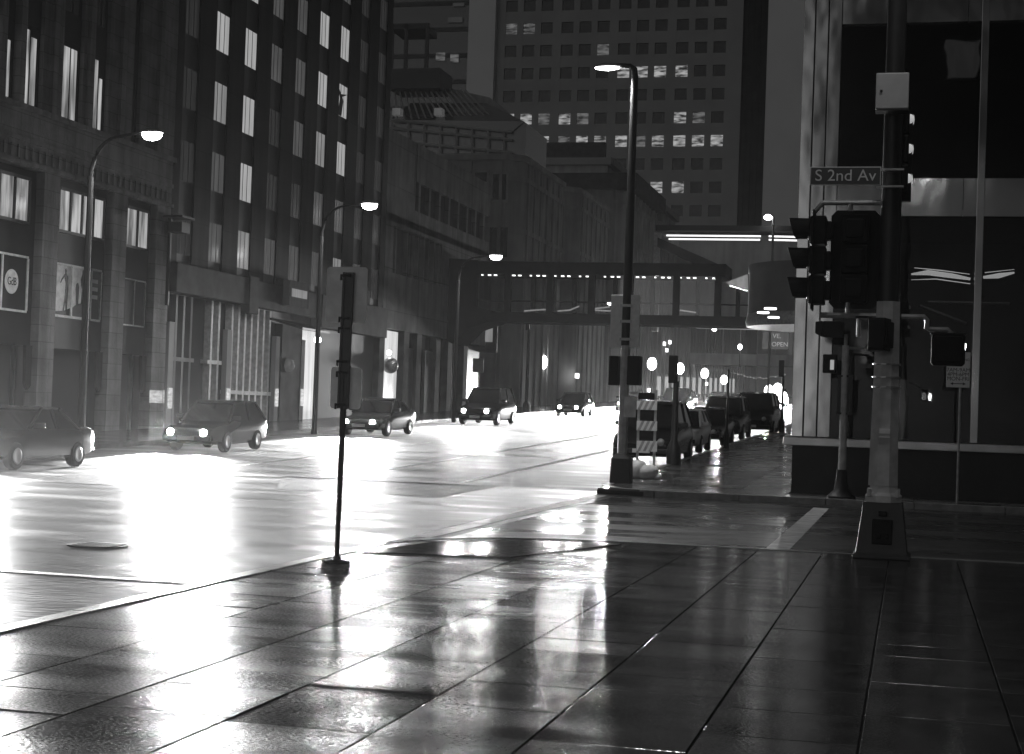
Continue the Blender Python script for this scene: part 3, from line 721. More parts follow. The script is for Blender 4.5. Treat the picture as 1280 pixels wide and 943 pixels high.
for px in (634, 687, 739, 787, 845, 897):
    p = at(px, 370, Y=YS); bx('post', M['bridge'], S, p.x-.2, p.x+.2, YS+.02, YS+.3, zg0-.12, zg1); bx('post', M['bridge'], S, p.x+.75, p.x+1.0, YS+3.1, YS+3.35, zg0-.12, zg1)
bx('pane', M['glass'], S, XL+1.9, at(897,340,Y=YS).x, YS+.12, YS+.14, zg0-.1, zg1-.01)
q = MB(); q.tube([(XL+1.8,YS+.4,8.35),(xR_,YS+.4,8.35)], .05, 6); q.build('handrail', M['bridge'], S)
x = XL+2.0
k = 0
while x < -11.4:
    q = MB(); q.box(x, x+(.18 if k % 3 else .10), YS+.25, YS+.40, zg1-.12, zg1-.05); q.build('ceiling_light', M['bulb'], S); x += (.42, .38, .74)[k % 3]; k += 1
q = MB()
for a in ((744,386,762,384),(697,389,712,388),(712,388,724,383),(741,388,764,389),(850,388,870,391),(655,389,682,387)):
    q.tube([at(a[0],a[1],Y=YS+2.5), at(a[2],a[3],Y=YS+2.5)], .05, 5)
q.build('floor_glow_bar', M['w4'], S)  # thin bars near the bridge floor that glow by emission
# second, farther footbridge: a thin grey bar
S2 = thing('footbridge', 'thin grey footbridge far up the street behind the globe lamps', 'footbridge', (-15, 205, 0))
za, zb2 = at(860,441,Y=205).z, at(860,455,Y=205).z
bx('deck', M['conc_dk'], S2, XL, -2, 205, 208, zb2, za)
q = MB(); q.box(XL, -2, 205, 207, za+6.6, za+7.4)
for k in range(12): x = XL + k*2.2; q.box(x-.08, x+.08, 205, 205.3, za, za+6.6)
q.build('frame', M['conc_dk'], S2)
bx('pane', M['glass'], S2, XL, -2, 205.1, 205.14, za, za+6.6)
p = at(972,426,Y=204.6); q = bx('hanging_banner', M['w2'], S2, p.x-1.9, p.x+1.4, 204.5, 204.7, p.z-1.1, p.z+1.1)
text('VE.', .8, M['w4'], 'lettering', q, (p.x-.1, 204.46, p.z+.55), (R(90),0,0))
text('OPEN', .8, M['w4'], 'lettering', q, (p.x+.3, 204.46, p.z-.5), (R(90),0,0))
# building with neon tubes under its eave
I = thing('neon_eave_building', 'flat roofed grey building with white neon tubes under its eave', 'building', (-8, 128, 0))
YI = 120
x0 = at(822,290,Y=YI).x; z1 = at(900,284,Y=YI).z; z2 = at(900,291,Y=YI).z
bx('roof', M['tower2'], I, x0, 8, YI-1.0, YI+14, z2, z1)
q = MB(); q.box(at(845,300,Y=YI).x, 8, YI+1.6, YI+14, 9, z2); q.build('wall', M['conc_dk'], I)
q = MB(); a, c2 = at(822,297,Y=YI), at(906,334,Y=YI); q.prism([a, c2, c2+Vector((0,0,-.7)), a+Vector((0,0,-.7))],(0,2,0)); q.build('stair_stringer', M['tower2'], I)
p = at(822,297,Y=YI+.4); bx('column', M['pole_pale'], I, p.x-.25, p.x+.25, YI+.2, YI+.7, 8, z2)
for yy, a, c2 in ((294.5,833,951),(299,836,950),(295.5,961,1000),(300,961,1000)):
    p, e_ = at(a, yy, Y=YI-.6), at(c2, yy+1, Y=YI-.6); q = MB(); q.tube([p, e_], .07, 6); q.build('neon_tube', M['tube'], I)
# rounded corner drum over the far pavement
J = thing('round_drum_building', 'round steel clad drum overhanging the pavement with lights in its soffit', 'building', (1.2, 78, 0))
c = at(1032, 400, Y=66); RJ = (at(1032,400,Y=66) - at(932,400,Y=66)).length
cx, cyy = c.x, 66 + RJ*.3
zl, zh = at(960, 403, Y=63).z, at(960, 322, Y=63).z
q = MB(); q.lathe([(RJ*.97, zl+.5),(RJ, zl+.55),(RJ, zl+2.2),(RJ*1.01,zl+2.25),(RJ*1.01,zh)], (cx,cyy,0), 48); q.build('drum', M['drum'], J, smooth=True)
q = MB(); q.lathe([(RJ*.93, zl),(RJ*1.01, zl),(RJ*1.03, zl+.2),(RJ*1.0, zl+.54),(RJ*.9,zl+.5)], (cx,cyy,0), 48); q.build('rim', M['galv'], J, smooth=True)
q = MB(); q.lathe([(RJ*.93, zl+.2),(RJ*.93, zl+.25)], (cx,cyy,0), 48); q.build('soffit', M['metal_dk'], J)
for px, py in ((954,391),(967,397),(963,386)):
    p = at(px, py, Z=zl+.14); q = MB(); q.lathe([(.22,-.03),(.22,.03)], (p.x,p.y,zl+.14), 12); q.build('downlight', M['bulb'], J)
p0, p1, p2, p3 = at(908,353,Y=72), at(934,343,Y=72), at(934,364,Y=72), at(912,357,Y=72)
q = MB(); q.prism([p0,p1,p2,p3],(0,.3,0)); q.build('lit_louvre', M['w3'], J)

# ------------------------------------------------------------------ right: steel and black glass building
YW = 36.6
K = thing('steel_glass_building', 'black glass corner building with polished steel bands and columns at right', 'building', (6, 42, 0))
bx('plinth', M['black_door'], K, -2.58, 24, YW, YW+.5, 0, 1.07)
q = MB(); q.box(-2.78, 24, YW-.14, YW+.4, 1.071, 1.27); q.build('ledge', M['steel_flat'], K, bevel=.02)
q = MB()
for x0, x1 in ((-2.62,-2.36),(-2.345,-2.06),(-2.045,-1.76)): q.box(x0, x1, YW+.02, YW+.5, 1.272, 40)
q.build('corner_column', M['steel'], K, bevel=.015)
bands = [(6.28,7.12),(10.62,11.5),(15,15.9),(19.4,20.3),(23.8,24.7),(28.2,29.1),(32.6,33.5),(37,40)]
for z0, z1 in bands:
    q = MB(); x = -1.755
    while x < 24: q.box(x, min(x+1.36,24), YW+.05, YW+.35, z0, z1); x += 1.37
    q.build('steel_band', M['steel'], K)
for x in (1.27, 4.6, 7.9, 11.2, 14.5): bx('mullion', M['steel'], K, x, x+.16, YW-.02, YW+.3, 1.272, 40, bevel=.01)
zz = [1.272] + [v for p in bands for v in p]
for i in range(0, len(zz)-1, 2):
    bx('pane', M['glass_shop'], K, -1.76, 24, YW+.16, YW+.18, zz[i], zz[i+1])
q = MB(); q.box(-2.6, 24, 44, 44.3, 0, 40); q.box(-2.6, -2.3, YW+.5, 44, 0, 40)
for p in bands: q.box(-2.3, 24, YW+.5, 44, p[0]+.2, p[1]-.2)
q.box(-2.3, 24, YW+.5, 44, .9, 1.1)
q.build('interior', M['shop_black'], K)
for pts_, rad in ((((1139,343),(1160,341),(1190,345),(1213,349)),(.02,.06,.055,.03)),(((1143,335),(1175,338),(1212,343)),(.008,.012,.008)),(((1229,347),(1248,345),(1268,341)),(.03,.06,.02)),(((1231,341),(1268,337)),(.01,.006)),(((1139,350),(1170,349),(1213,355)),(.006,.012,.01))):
    q = MB(); q.tube([at(x_, y_, Y=YW+1.8) for x_, y_ in pts_], list(rad), 8); q.build('glass_streak', M['streak_glow'], K, smooth=True)  # tapered glowing tubes added as the light streaks in the glass
q = MB(); q.tube([at(1150,383,Y=YW+2), at(1208,405,Y=YW+2)], .05, 6); q.tube([at(1160,378,Y=YW+2), at(1262,380,Y=YW+2)], .04, 6); q.build('handrail', M['sign_back'], K)

# added rear block: cuts sky light, seen only as reflections in glass and steel
KB = thing('unseen_rear_block', 'unseen dark block added behind the viewer to cut sky light, reflected in the black glass', 'building', (20, -24, 0))
bx('wall', M['tower2'], KB, -5.5, 60, -40, -18, 0, 70)
for lv in range(9):
    for i in range(11):
        if (i*7 + lv*5) % 9 == 0: bx('window', M['w3'], KB, -3+i*4.2, -1+i*4.2, -18, -17.95, 5+lv*4, 7+lv*4)
# ------------------------------------------------------------------ street lamps
def cobra(H, arm, drop, glow='lampglow', pw=.09, spot=True, power=None):
    L = thing('street_lamp', 'street lamp', 'street lamp')
    q = MB(); n = 10
    pts = [(0,0,0),(0,0,H-drop-.02)] + [(arm*.55*(1-math.cos(t)), 0, H-drop + drop*.92*math.sin(t)) for t in [math.pi/2*k/n for k in range(n+1)]] + [(arm*.95, 0, H)]
    q.tube(pts, [pw*1.25, pw] + [pw*.75 - .02*k/n for k in range(n+1)] + [.045], 8); q.build('pole', M['metal_dk'], L, smooth=True)
    q = MB(); q.lathe([(.22,0),(.22,.12),(.14,.25),(.13,.6)], n=12); q.build('base', M['metal_dk'], L)
    q = MB(); q.lathe([(.02,.11),(.12,.10),(.19,.03),(.2,-.03)], (arm+.25,0,H+.02), 14, sx=1.9); q.build('lamp_head', M['galv'], L, smooth=True)
    q = MB(); q.lathe([(.18,-.035),(.185,-.12),(.15,-.2),(.08,-.25),(.01,-.265)], (arm+.25,0,H+.02), 16, sx=1.7); q.build('lens', M[glow], L, smooth=True)
    if spot:
        ld = bpy.data.lights.new('lamp_light', 'SPOT'); ld.energy = power or LAMP_W; ld.spot_size = R(158); ld.spot_blend = .5; ld.shadow_soft_size = .2
        lo = bpy.data.objects.new('lamp_light', ld); COL.objects.link(lo); lo.parent = L; lo.location = (arm+.25, 0, H-.32); ORG[lo.name] = Vector()
    return L
l0 = cobra(9.5, 1.7, 1.3)
for i, (px, py, lab) in enumerate(((190,170,'brightest street lamp with curved arm before the stone office block'),(462,258,'street lamp with curved arm before the dark tower, behind the sign post'),(620,322,'street lamp with curved arm beside the left end of the footbridge'),(657,352,'small far street lamp seen through the footbridge glass'))):
    o = l0 if i == 0 else copy_tree(l0)
    p = at(px, py, Z=9.4 + (0, 0, 0, 2.2)[i]); place(o, (p.x-1.95, p.y, p.z-9.4)); o['label'] = lab; o['group'] = 'curved street lamps along the left kerb'
o = copy_tree(l0); place(o, (-5.65, -8, 0), R(0)); o['label'] = 'unseen street lamp added on the near kerb behind the viewer to light the sign backs'
if 'group' in o: del o['group']
for ch in o.children:
    if ch.type == 'LIGHT': ch.data = ch.data.copy(); ch.data.energy = LAMP_W * 6  # unseen lamp added to brighten the sign backs and pale poles
# tall middle lamp with signs and signals
LX, LY = -6.55, 37.1
T = thing('signal_street_lamp', 'tall dark street lamp pole with pale foot, sign backs and signals at the far corner', 'street lamp', (LX, LY, 0))
q = MB(); z1 = at(775,432,Y=LY).z; z2 = at(790,88,Y=LY).z
q.lathe([(.12,.6),(.115,z1)], (LX,LY,0), 8); q.build('lower_pole', M['pole_pale'], T)
q = MB(); q.tube([(LX,LY,z1),(LX,LY,z2-.15),(LX-.02,LY,z2+.02),(LX-.12,LY,z2+.1),(LX-.4,LY,z2+.12)],[.115,.085,.08,.06,.05],10); q.build('pole', M['metal_dk'], T, smooth=True)
q = MB(); q.rings([[(LX+sx*a,LY+sy*a,z) for sx,sy in ((-1,-1),(1,-1),(1,1),(-1,1))] for a,z in ((.24,0),(.22,.6),(.13,.72))]); q.build('base', M['black_door'], T, bevel=.01)
q = MB(); q.lathe([(.02,.08),(.10,.07),(.16,.02),(.16,-.02)],(LX-.62,LY,z2+.1),12,sx=2.2); q.build('lamp_head', M['galv'], T, smooth=True)
q = MB(); q.lathe([(.14,-.022),(.13,-.06),(.02,-.10)],(LX-.66,LY,z2+.1),12,sx=2.2); q.build('lens', M['lampglow2'], T, smooth=True)
ld = bpy.data.lights.new('lamp_light','SPOT'); ld.energy = LAMP_W*1.2; ld.spot_size = R(150); ld.spot_blend=.5; ld.shadow_soft_size=.2
lo = bpy.data.objects.new('lamp_light', ld); COL.objects.link(lo); lo.parent = T; lo.location = (-.66,0,z2-.1)
p0, p1, p2, p3 = at(765,369,Y=LY), at(777,435,Y=LY), at(786,369,Y=LY), at(799,435,Y=LY)
bx('sign_panel', M['sign_white'], T, p0.x, LX-.1, LY-.08, LY-.05, p1.z, p0.z, bevel=.01); bx('sign_panel', M['sign_white'], T, LX+.1, p3.x, LY-.08, LY-.05, p3.z, p2.z, bevel=.01)
for z in (p1.z+.2, (p0.z+p1.z)/2, p0.z-.25): bx('bracket', M['galv'], T, LX-.13, LX+.13, LY-.14, LY-.082, z-.03, z+.03)
for a, c2 in ((762,773),(785,800)):
    pa_, pb_ = at(a,445,Y=LY), at(c2,482,Y=LY); q = MB(); q.box(pa_.x, pb_.x, LY-.1, LY+.25, pb_.z, pa_.z); q.build('signal_head', M['black'], T, bevel=.02)
p0, p1 = at(782,496,Y=LY), at(796,522,Y=LY); bx('notice', M['sign_back'], T, p0.x, p1.x, LY-.17, LY-.15, p1.z, p0.z)
# slim far mast with a street light head beside the neon eave
p = at(960, 272, Y=118); px_ = p.x
V = thing('street_lamp', 'thin pole with a small bright light rising beside the neon eave', 'street lamp', (px_, 118, hill(118)))
q = MB(); q.tube([(px_+.4,118,hill(118)),(px_+.4,118,p.z)], .09, 8); q.build('pole', M['conc_dk'], V)
q = MB(); q.ball((px_,118,p.z), .3, sz=.7); q.build('lens', M['globe'], V, smooth=True)
q = MB(); q.tube([(px_+.4,118,p.z),(px_,118,p.z+.24)], .06, 6); q.build('arm', M['conc_dk'], V)
# globe lamps
def globe_lamp(h):
    L = thing('globe_lamp', 'globe lamp', 'street lamp')
    q = MB(); q.lathe([(.2,0),(.14,.5),(.08,.6),(.06,h-.3),(.13,h-.2)], n=10); q.build('post', M['metal_dk'], L)
    q = MB(); q.ball((0,0,h+.25), .42, sz=1.35); q.build('globe', M['globe'], L, smooth=True)
    return L
gl0 = globe_lamp(3.7); first = True
spec = [(815,455,140,'globe street lamp nearest the middle signal pole, first of the row'),(850,461,157,'second globe street lamp from the middle signal pole'),(881,467,176,'third globe street lamp from the middle signal pole, over a glowing bar'),(905,475,195,'fourth and farthest globe street lamp of the row'),
        (678,453,122,'globe lamp left of the footbridge support, under the deck'),(647,467,135,'small globe lamp low on the pavement left of the black signal'),(961,489,150,'globe lamp just above the roof of the far parked truck'),(972,487,146,'brightest globe lamp of the cluster right of the far parked truck'),(979,497,158,'lowest globe lamp beside the steel corner column'),
        (925,434,190,'globe light hanging high beneath the far footbridge'),(893,410,150,'twin globe light under the footbridge deck')]
for px, py, Y_, lab in spec:
    o = gl0 if first else copy_tree(gl0); first = False
    p = at(px, py, Y=Y_); place(o, (p.x, p.y, p.z-3.95)); o['label'] = lab; o['group'] = 'globe lamps up the street'
    if px in (647, 925, 893): o.scale = (.6,.6,.6); o.location.z = p.z-3.95*.6

# ------------------------------------------------------------------ near signal pole with everything bolted to it
PX, PY = -.30, 20.2
P = thing('traffic_signal_pole', 'big pale octagonal signal pole on a black flared base at right', 'traffic light', (PX, PY, 0))
q = MB(); sq = lambda a: [(PX+sx*a, PY+sy*a) for sx, sy in ((-1,-1),(1,-1),(1,1),(-1,1))]
q.rings([[(x,y,z) for x,y in sq(a)] for a,z in ((.345,0),(.345,.05),(.31,.06),(.235,.68))]); q.build('base', M['black_door'], P, bevel=.012)
q = MB(); q.box(PX-.12, PX+.12, PY-.325, PY-.255, .18, .48); q.box(PX-.07,PX-.02,PY-.34,PY-.3,.25,.31); q.box(PX+.03,PX+.08,PY-.34,PY-.3,.25,.31); q.box(PX-.05,PX+.05,PY-.31,PY-.26,.52,.58); q.build('access_plate', M['black'], P, bevel=.01)
q = MB(); q.lathe([(.235,.681),(.235,.76),(.19,.80),(.175,.88)],(PX,PY,0),8,ph=R(22.5)); 
for sx in (-1,1):
    for sy in (-1,1): q.tube([(PX+sx*.17,PY+sy*.17,.75),(PX+sx*.17,PY+sy*.17,.84)],.03,6)
q.build('flange', M['pole_pale'], P)
q = MB(); q.lathe([(.19,.88),(.165,2.1),(.15,3.14)],(PX-.01,PY,0),8,ph=R(22.5)); q.build('lower_shaft', M['pole_pale'], P)
q = MB()
for z in (2.08, 2.2, 2.36): q.lathe([(.172,z),(.172,z+.02)],(PX-.01,PY,0),16)
q.build('strap', M['galv'], P)
q = MB(); q.box(PX-.07,PX+.06,PY-.185,PY-.16,1.52,1.58); q.box(PX-.07,PX+.06,PY-.185,PY-.16,1.47,1.485); q.build('number_tag', M['sign_white'], P)
q = MB(); q.lathe([(.125,3.141),(.12,5.5),(.11,9.2)],(PX-.01,PY,0),12); q.build('upper_shaft', M['metal_dk'], P, smooth=True)
q = MB(); q.tube([(PX-.01,PY,9.1),(PX+.08,PY-.4,9.6),(PX+.45,PY-1.6,9.9)],.05,8); q.build('lamp_arm', M['metal_dk'], P, smooth=True)
q = MB(); q.lathe([(.02,.1),(.14,.08),(.2,.0)],(PX+.5,PY-1.9,9.9),12,sy=1.8); q.build('lamp_head', M['galv'], P, smooth=True)
q = MB(); q.lathe([(.18,-.005),(.12,-.08),(.02,-.11)],(PX+.5,PY-1.9,9.9),12,sy=1.8); q.build('lens', M['lampglow'], P, smooth=True)
ld = bpy.data.lights.new('lamp_light','SPOT'); ld.energy = LAMP_W*.10; ld.spot_size = R(160); ld.spot_blend=.4; ld.shadow_soft_size=.15
lo = bpy.data.objects.new('lamp_light', ld); COL.objects.link(lo); lo.parent = P; lo.location = (.5, -1.9, 9.72)
q = MB(); q.box(-.53,-.14,PY-.36,PY-.13,5.46,5.90); q.build('control_box', M['box_pale'], P, bevel=.012)
q = MB(); q.box(-.48,-.45,PY-.372,PY-.36,5.66,5.69); q.box(-.53,-.14,PY-.365,PY-.12,5.44,5.455); q.build('box_latch', M['metal_dk'], P)
# street name sign
p0, p1 = at(1013,209,Y=PY-.2), at(1101,232,Y=PY-.2)
sg = bx('street_name_sign', M['sign_back'], P, p0.x, p1.x, PY-.215, PY-.2, p1.z, p0.z, bevel=.004)
bx('sign_field', M['sign_dark'], sg, p0.x+.012, p1.x-.012, PY-.222, PY-.2155, p1.z+.012, p0.z-.012)
text('S 2nd Av', .20, M['sign_white'], 'lettering', sg, ((p0.x+p1.x)/2, PY-.226, (p0.z+p1.z)/2), (R(90),0,0), .002, 1.02)
q = MB()
for z in (p0.z-.03, p1.z-.01): q.box(p1.x-.05, PX+.13, PY-.2, PY-.13, z-.012, z+.012)
q.build('bracket', M['galv'], P)
# arms
q = MB()
za, zb_ = 4.36, 2.96
q.tube([(-1.14,PY-.02,za),(-.42,PY-.02,za)], .032, 8); q.tube([(-.80,PY-.02,za),(-.80,PY-.02,za-.1)],.03,8)
q.tube([(-1.14,PY-.02,za),(-1.24,PY-.02,za-.12)],.03,8)
q.tube([(-1.14,PY-.02,zb_),(-.42,PY-.02,zb_)], .036, 8); q.tube([(-.80,PY-.02,zb_),(-.80,PY-.02,zb_+.2)],.03,8)
q.tube([(-.15,PY-.02,zb_),(.12,PY-.02,zb_),(.155,PY-.02,zb_-.04),(.155,PY-.02,zb_-.13),(.2,PY-.02,zb_-.15),(.40,PY-.02,zb_-.15),(.44,PY-.02,zb_-.19),(.44,PY-.02,zb_-.25)], .034, 8)
q.tube([(-.66,PY-.02,zb_-.03),(-.66,PY-.02,zb_-.26)],.028,8)
q.build('signal_arm', M['galv'], P, smooth=True)
# signal heads
def head(name, label, cx, cyy, z0, face, lens_mat, back=True, n=3, parent=P):
    """a signal head of n lenses whose lenses face along `face` (unit x/y)"""
    fx_h, fy_h = face; rx, ry = -fy_h, fx_h
    W = lambda a, f, z: (cx + rx*a + fx_h*f, cyy + ry*a + fy_h*f, z)
    q = MB(); hs = .37
    for k in range(n):
        z = z0 + .07 + k*hs
        q.prism([W(-.165,-.12,z),W(.165,-.12,z),W(.165,-.12,z+hs-.02),W(-.165,-.12,z+hs-.02)], (fx_h*.2,fy_h*.2,0))
        q.prism([W(-.11,-.19,z+.06),W(.11,-.19,z+.06),W(.11,-.19,z+hs-.08),W(-.11,-.19,z+hs-.08)], (fx_h*.08,fy_h*.08,0))
    hd = q.build(name, M['black'], parent, bevel=.02)
    if back:
        q = MB(); h_ = .12 + n*hs; a = .3; c_ = .07
        q.prism([W(x,.03,z) for x,z in ((-a+c_,z0),(a-c_,z0),(a,z0+c_),(a,z0+h_-c_),(a-c_,z0+h_),(-a+c_,z0+h_),(-a,z0+h_-c_),(-a,z0+c_))],(fx_h*.012,fy_h*.012,0)); q.build('backplate', M['black'], hd)
    for k in range(n):
        z = z0 + .07 + k*hs + hs/2; q = MB(); nn = 20; rs = []
        out, inn = [], []
        for d, rr in ((.085,.15),(.30,.155),(.30,.145),(.085,.14)):
            out.append([W(rr*math.cos(t), d + (.0 if d < .2 else (.05*math.sin(t))), z + rr*math.sin(t)) for t in [R(-40) + R(260)*j/nn for j in range(nn+1)]])
        for r0_, r1_ in zip(out, out[1:] + out[:1]):
            for j in range(nn): q.poly([r0_[j], r0_[j+1], r1_[j+1], r1_[j]])
        bmesh.ops.remove_doubles(q.bm, verts=q.bm.verts[:], dist=.0005)
        q.build('visor', M['black'], hd)
        q = MB(); q.rings([[W(rr*math.cos(2*math.pi*j/16), d, z + rr*math.sin(2*math.pi*j/16)) for j in range(16)] for rr, d in ((.14,.08),(.13,.1),(.07,.12),(.01,.125))]); q.build('lens', lens_mat[k % len(lens_mat)], hd, smooth=True)
    return hd
head('signal_head', '', -.735, PY+.06, 3.05, (0,1), [M['tail']])
head('signal_head', '', -1.20, PY-.02, 3.02, (-1,0), [M['tail']])
hh = head('signal_head', '', -.20, PY+.16, 4.42, (1,0), [M['slit']], back=False)
for ch in list(hh.children): bpy.data.objects.remove(ch)
for k in range(3):
    q = MB(); zc = 4.42+.07+.37*k+.19
    q.rings([[(-.12+d, PY+.16+rr*math.cos(2*math.pi*j/16), zc+rr*math.sin(2*math.pi*j/16)) for j in range(16)] for rr, d in ((.085,0),(.08,.03),(.05,.05),(.01,.055))]); q.build('lens', M['slit'], hh)
bx('head_clamp', M['black'], P, -.44, -.08, PY+.1, PY+.2, 4.40, 5.5)
# pedestrian signals: dark backs toward us, lit faces toward the crossing
def ped(name, cx, cyy, zc, face, lit_face):
    fx_h, fy_h = face; rx, ry = -fy_h, fx_h
    W = lambda a, f, z: (cx + rx*a + fx_h*f, cyy + ry*a + fy_h*f, zc + z)
    q = MB(); q.prism([W(x,-.12,z) for x,z in ((-.2,-.17),(-.17,-.2),(.17,-.2),(.2,-.17),(.2,.17),(.17,.2),(-.17,.2),(-.2,.17))],(fx_h*.2,fy_h*.2,0))
    q.prism([W(x,-.15,z) for x,z in ((-.16,-.16),(.16,-.16),(.16,.16),(-.16,.16))],(fx_h*.03,fy_h*.03,0))
    q.prism([W(x,.08,z) for x,z in ((-.215,.19),(.215,.19),(.215,.215),(-.215,.215))],(fx_h*.16,fy_h*.16,0))
    o = q.build(name, M['black'], P, bevel=.015)
    if lit_face:
        q = MB()                     # raised hand, fingers up, thumb outward; seen from its front it sits left of the digit
        hand = [(-.02,-.15),(.10,-.15),(.13,-.02),(.14,.08),(.115,.09),(.105,.03),(.10,.13),(.075,.14),(.07,.04),(.055,.16),(.03,.16),(.03,.04),(.01,.13),(-.015,.12),(-.01,.0),(-.05,.05),(-.075,.03),(-.04,-.07)]
        sgn = -1                     # a>0 is to the viewer's left when they face the lamp
        q.prism([W(-.02 + .8*(-h[0]) + .12*0 - .08, .082, h[1]*.95) for h in hand],(fx_h*.004,fy_h*.004,0)); q.build('hand_symbol', M['led'], o)
        q = MB()
        c0 = .12
        segs = [(-.04,.1,.04,.1),(-.04,0,.04,0),(-.04,-.1,.04,-.1),(-.05,.015,-.05,.09),(.05,.015,.05,.09),(-.05,-.09,-.05,-.015),(.05,-.09,.05,-.015)]
        for a0,b0,a1,b1 in segs: q.tube([W(c0+a0,.084,b0), W(c0+a1,.084,b1)], .014, 5)
        q.build('digit', M['bulb'], o)
    return o
ped('pedestrian_signal', .415, PY+.02, 2.57, (0,1), True)
ped('pedestrian_signal', -.41, PY-.22, 2.72, (-.97,.24), False)

# small pole on the far corner with its own signals
QX, QY = -1.40, 34.95
Q = thing('pedestrian_signal_pole', 'slim pale signal pole with a black bell base by the steel building', 'traffic light', (QX, QY, 0))
zt2 = at(1049, 432, Y=QY).z
q = MB(); q.lathe([(.30,0),(.30,.05),(.16,.18),(.12,.45),(.105,.62)],(QX,QY,0),12); q.build('base', M['black_door'], Q, smooth=True)
q = MB(); q.lathe([(.085,.62),(.07,zt2)],(QX,QY,0),12); q.build('pole', M['pole_pale'], Q, smooth=True)
q = MB(); q.box(QX+.075,QX+.17,QY-.08,QY+.08,1.85,2.6); q.box(QX-.14,QX-.08,QY-.05,QY+.05,1.85,2.6); q.box(QX-.16,QX+.18,QY-.06,QY+.06,2.6,2.64); q.box(QX-.16,QX+.18,QY-.06,QY+.06,1.8,1.84); q.build('button_box', M['metal_dk'], Q)
p = at(1042, 412, Y=QY); q = MB(); q.box(p.x-.22,p.x+.22,QY-.15,QY+.15,p.z-.17,p.z+.17); q.prism([(p.x-.22,QY-.18,p.z+.17),(p.x-.38,QY-.18,p.z+.15),(p.x-.38,QY-.18,p.z-.1),(p.x-.22,QY-.18,p.z-.17)],(0,.3,0)); q.build('signal_head', M['black'], Q, bevel=.02)
q = MB(); q.tube([(QX,QY,zt2),(QX,QY,p.z-.1)],.04,6); q.tube([(QX,QY,zt2-.05),(QX+.4,QY,zt2-.05)],.03,6); q.build('arm', M['galv'], Q)
p = at(1037, 455, Y=QY); q = MB(); q.box(p.x-.14,p.x+.16,QY-.13,QY+.1,p.z-.2,p.z+.2); sh = q.build('pedestrian_signal', M['black'], Q, bevel=.02)
q = MB(); q.box(p.x+.02,p.x+.1,QY-.15,QY-.131,p.z-.13,p.z+.08); q.build('lens', M['w4'], sh)

# parking sign by the glass building
SX, SY = at(1197, 600, Y=35.2).x, 35.2
O = thing('parking_sign', 'small white parking restriction sign on a thin post before the black glass', 'sign', (SX, SY, 0))
q = MB(); q.tube([(SX,SY,0),(SX,SY,3.3)], .03, 6); q.build('post', M['galv'], O)
p0, p1 = at(1184,440,Y=SY-.05), at(1212,485,Y=SY-.05)
pl = bx('sign_plate', M['sign_white'], O, p0.x, p1.x, SY-.05, SY-.036, p1.z, p0.z, bevel=.006)
cxs = (p0.x+p1.x)/2
for k, s in enumerate(('NO PARKING','7AM-9AM','4PM-6PM','MON-FRI')): text(s, .115 if k else .075, M['sign_dark'], 'lettering', pl, (cxs, SY-.053, at(1198,(450,463,468.5,474)[k],Y=SY).z), (R(90),0,0), .001)
za = at(1198,480,Y=SY).z
q = MB(); q.box(cxs-.1,cxs+.1,SY-.054,SY-.05,za-.008,za+.008)
for s in (-1,1): q.prism([(cxs+s*.16,SY-.054,za),(cxs+s*.1,SY-.054,za+.03),(cxs+s*.1,SY-.054,za-.03)],(0,.003,0))
q.build('arrow', M['sign_dark'], pl)

# ------------------------------------------------------------------ leaning sign post on the near pavement
p = at(420.5, 704, Z=0.0); X0, Y0 = p.x, p.y
N = thing('sign_post', 'dark portable sign post with two blank sign backs on the near pavement', 'sign', (X0, Y0, 0))
q = MB(); q.lathe([(.13,.0),(.13,.02),(.05,.04),(.04,.07)],(X0,Y0,0),14,sx=1.0); q.box(X0-.15,X0+.13,Y0-.04,Y0+.04,0,.025); q.build('foot', M['rubber'], N)
top = at(437, 341, Y=Y0)
def along(z): t = z/top.z; return Vector((X0 + (top.x-X0)*t, Y0, z))
q = MB(); q.tube([along(.05), along(.9), along(1.5), along(1.95)], [.026,.028,.034,.036], 6); q.build('lower_post', M['metal_dk'], N)
q = MB()
a, c2 = along(1.6), along(top.z)
q.prism([a+Vector((-.055,-.03,0)), a+Vector((.055,-.03,0)), c2+Vector((.055,-.03,0)), c2+Vector((-.055,-.03,0))],(0,.035,0))
q.prism([a+Vector((-.055,-.05,0)), a+Vector((-.035,-.05,0)), c2+Vector((-.035,-.05,0)), c2+Vector((-.055,-.05,0))],(0,.02,0))
q.build('upper_post', M['metal_dk'], N)
for (a, c2, d, e_) in ((410.5,334,458.5,404),(415.5,459,451.5,512)):
    p0, p1 = at(a,c2,Y=Y0+.05), at(d,e_,Y=Y0+.05); q = MB()
    x0_, x1_, z0_, z1_ = p0.x, p1.x, p1.z, p0.z; rr = .035; out = []
    for cxr, czr, t0 in ((x1_-rr,z1_-rr,0),(x0_+rr,z1_-rr,90),(x0_+rr,z0_+rr,180),(x1_-rr,z0_+rr,270)):
        for j in range(5): t = R(t0 + 22.5*j); out.append((cxr + rr*math.cos(t), Y0+.02, czr + rr*math.sin(t)))
    q.prism(out, (0,.004,0)); q.build('sign_plate', M['sign_back'], N)
for y_ in (345, 398, 411, 452, 466, 506):
    q = MB(); z = at(430, y_, Y=Y0).z; c2 = along(z); q.tube([c2+Vector((-.075,-.055,0)), c2+Vector((.045,-.055,0))], .014, 6); q.tube([c2+Vector((-.07,-.05,-.05)), c2+Vector((-.07,-.05,.01))], .012, 6)
    q.build('bolt', M['black'], N)

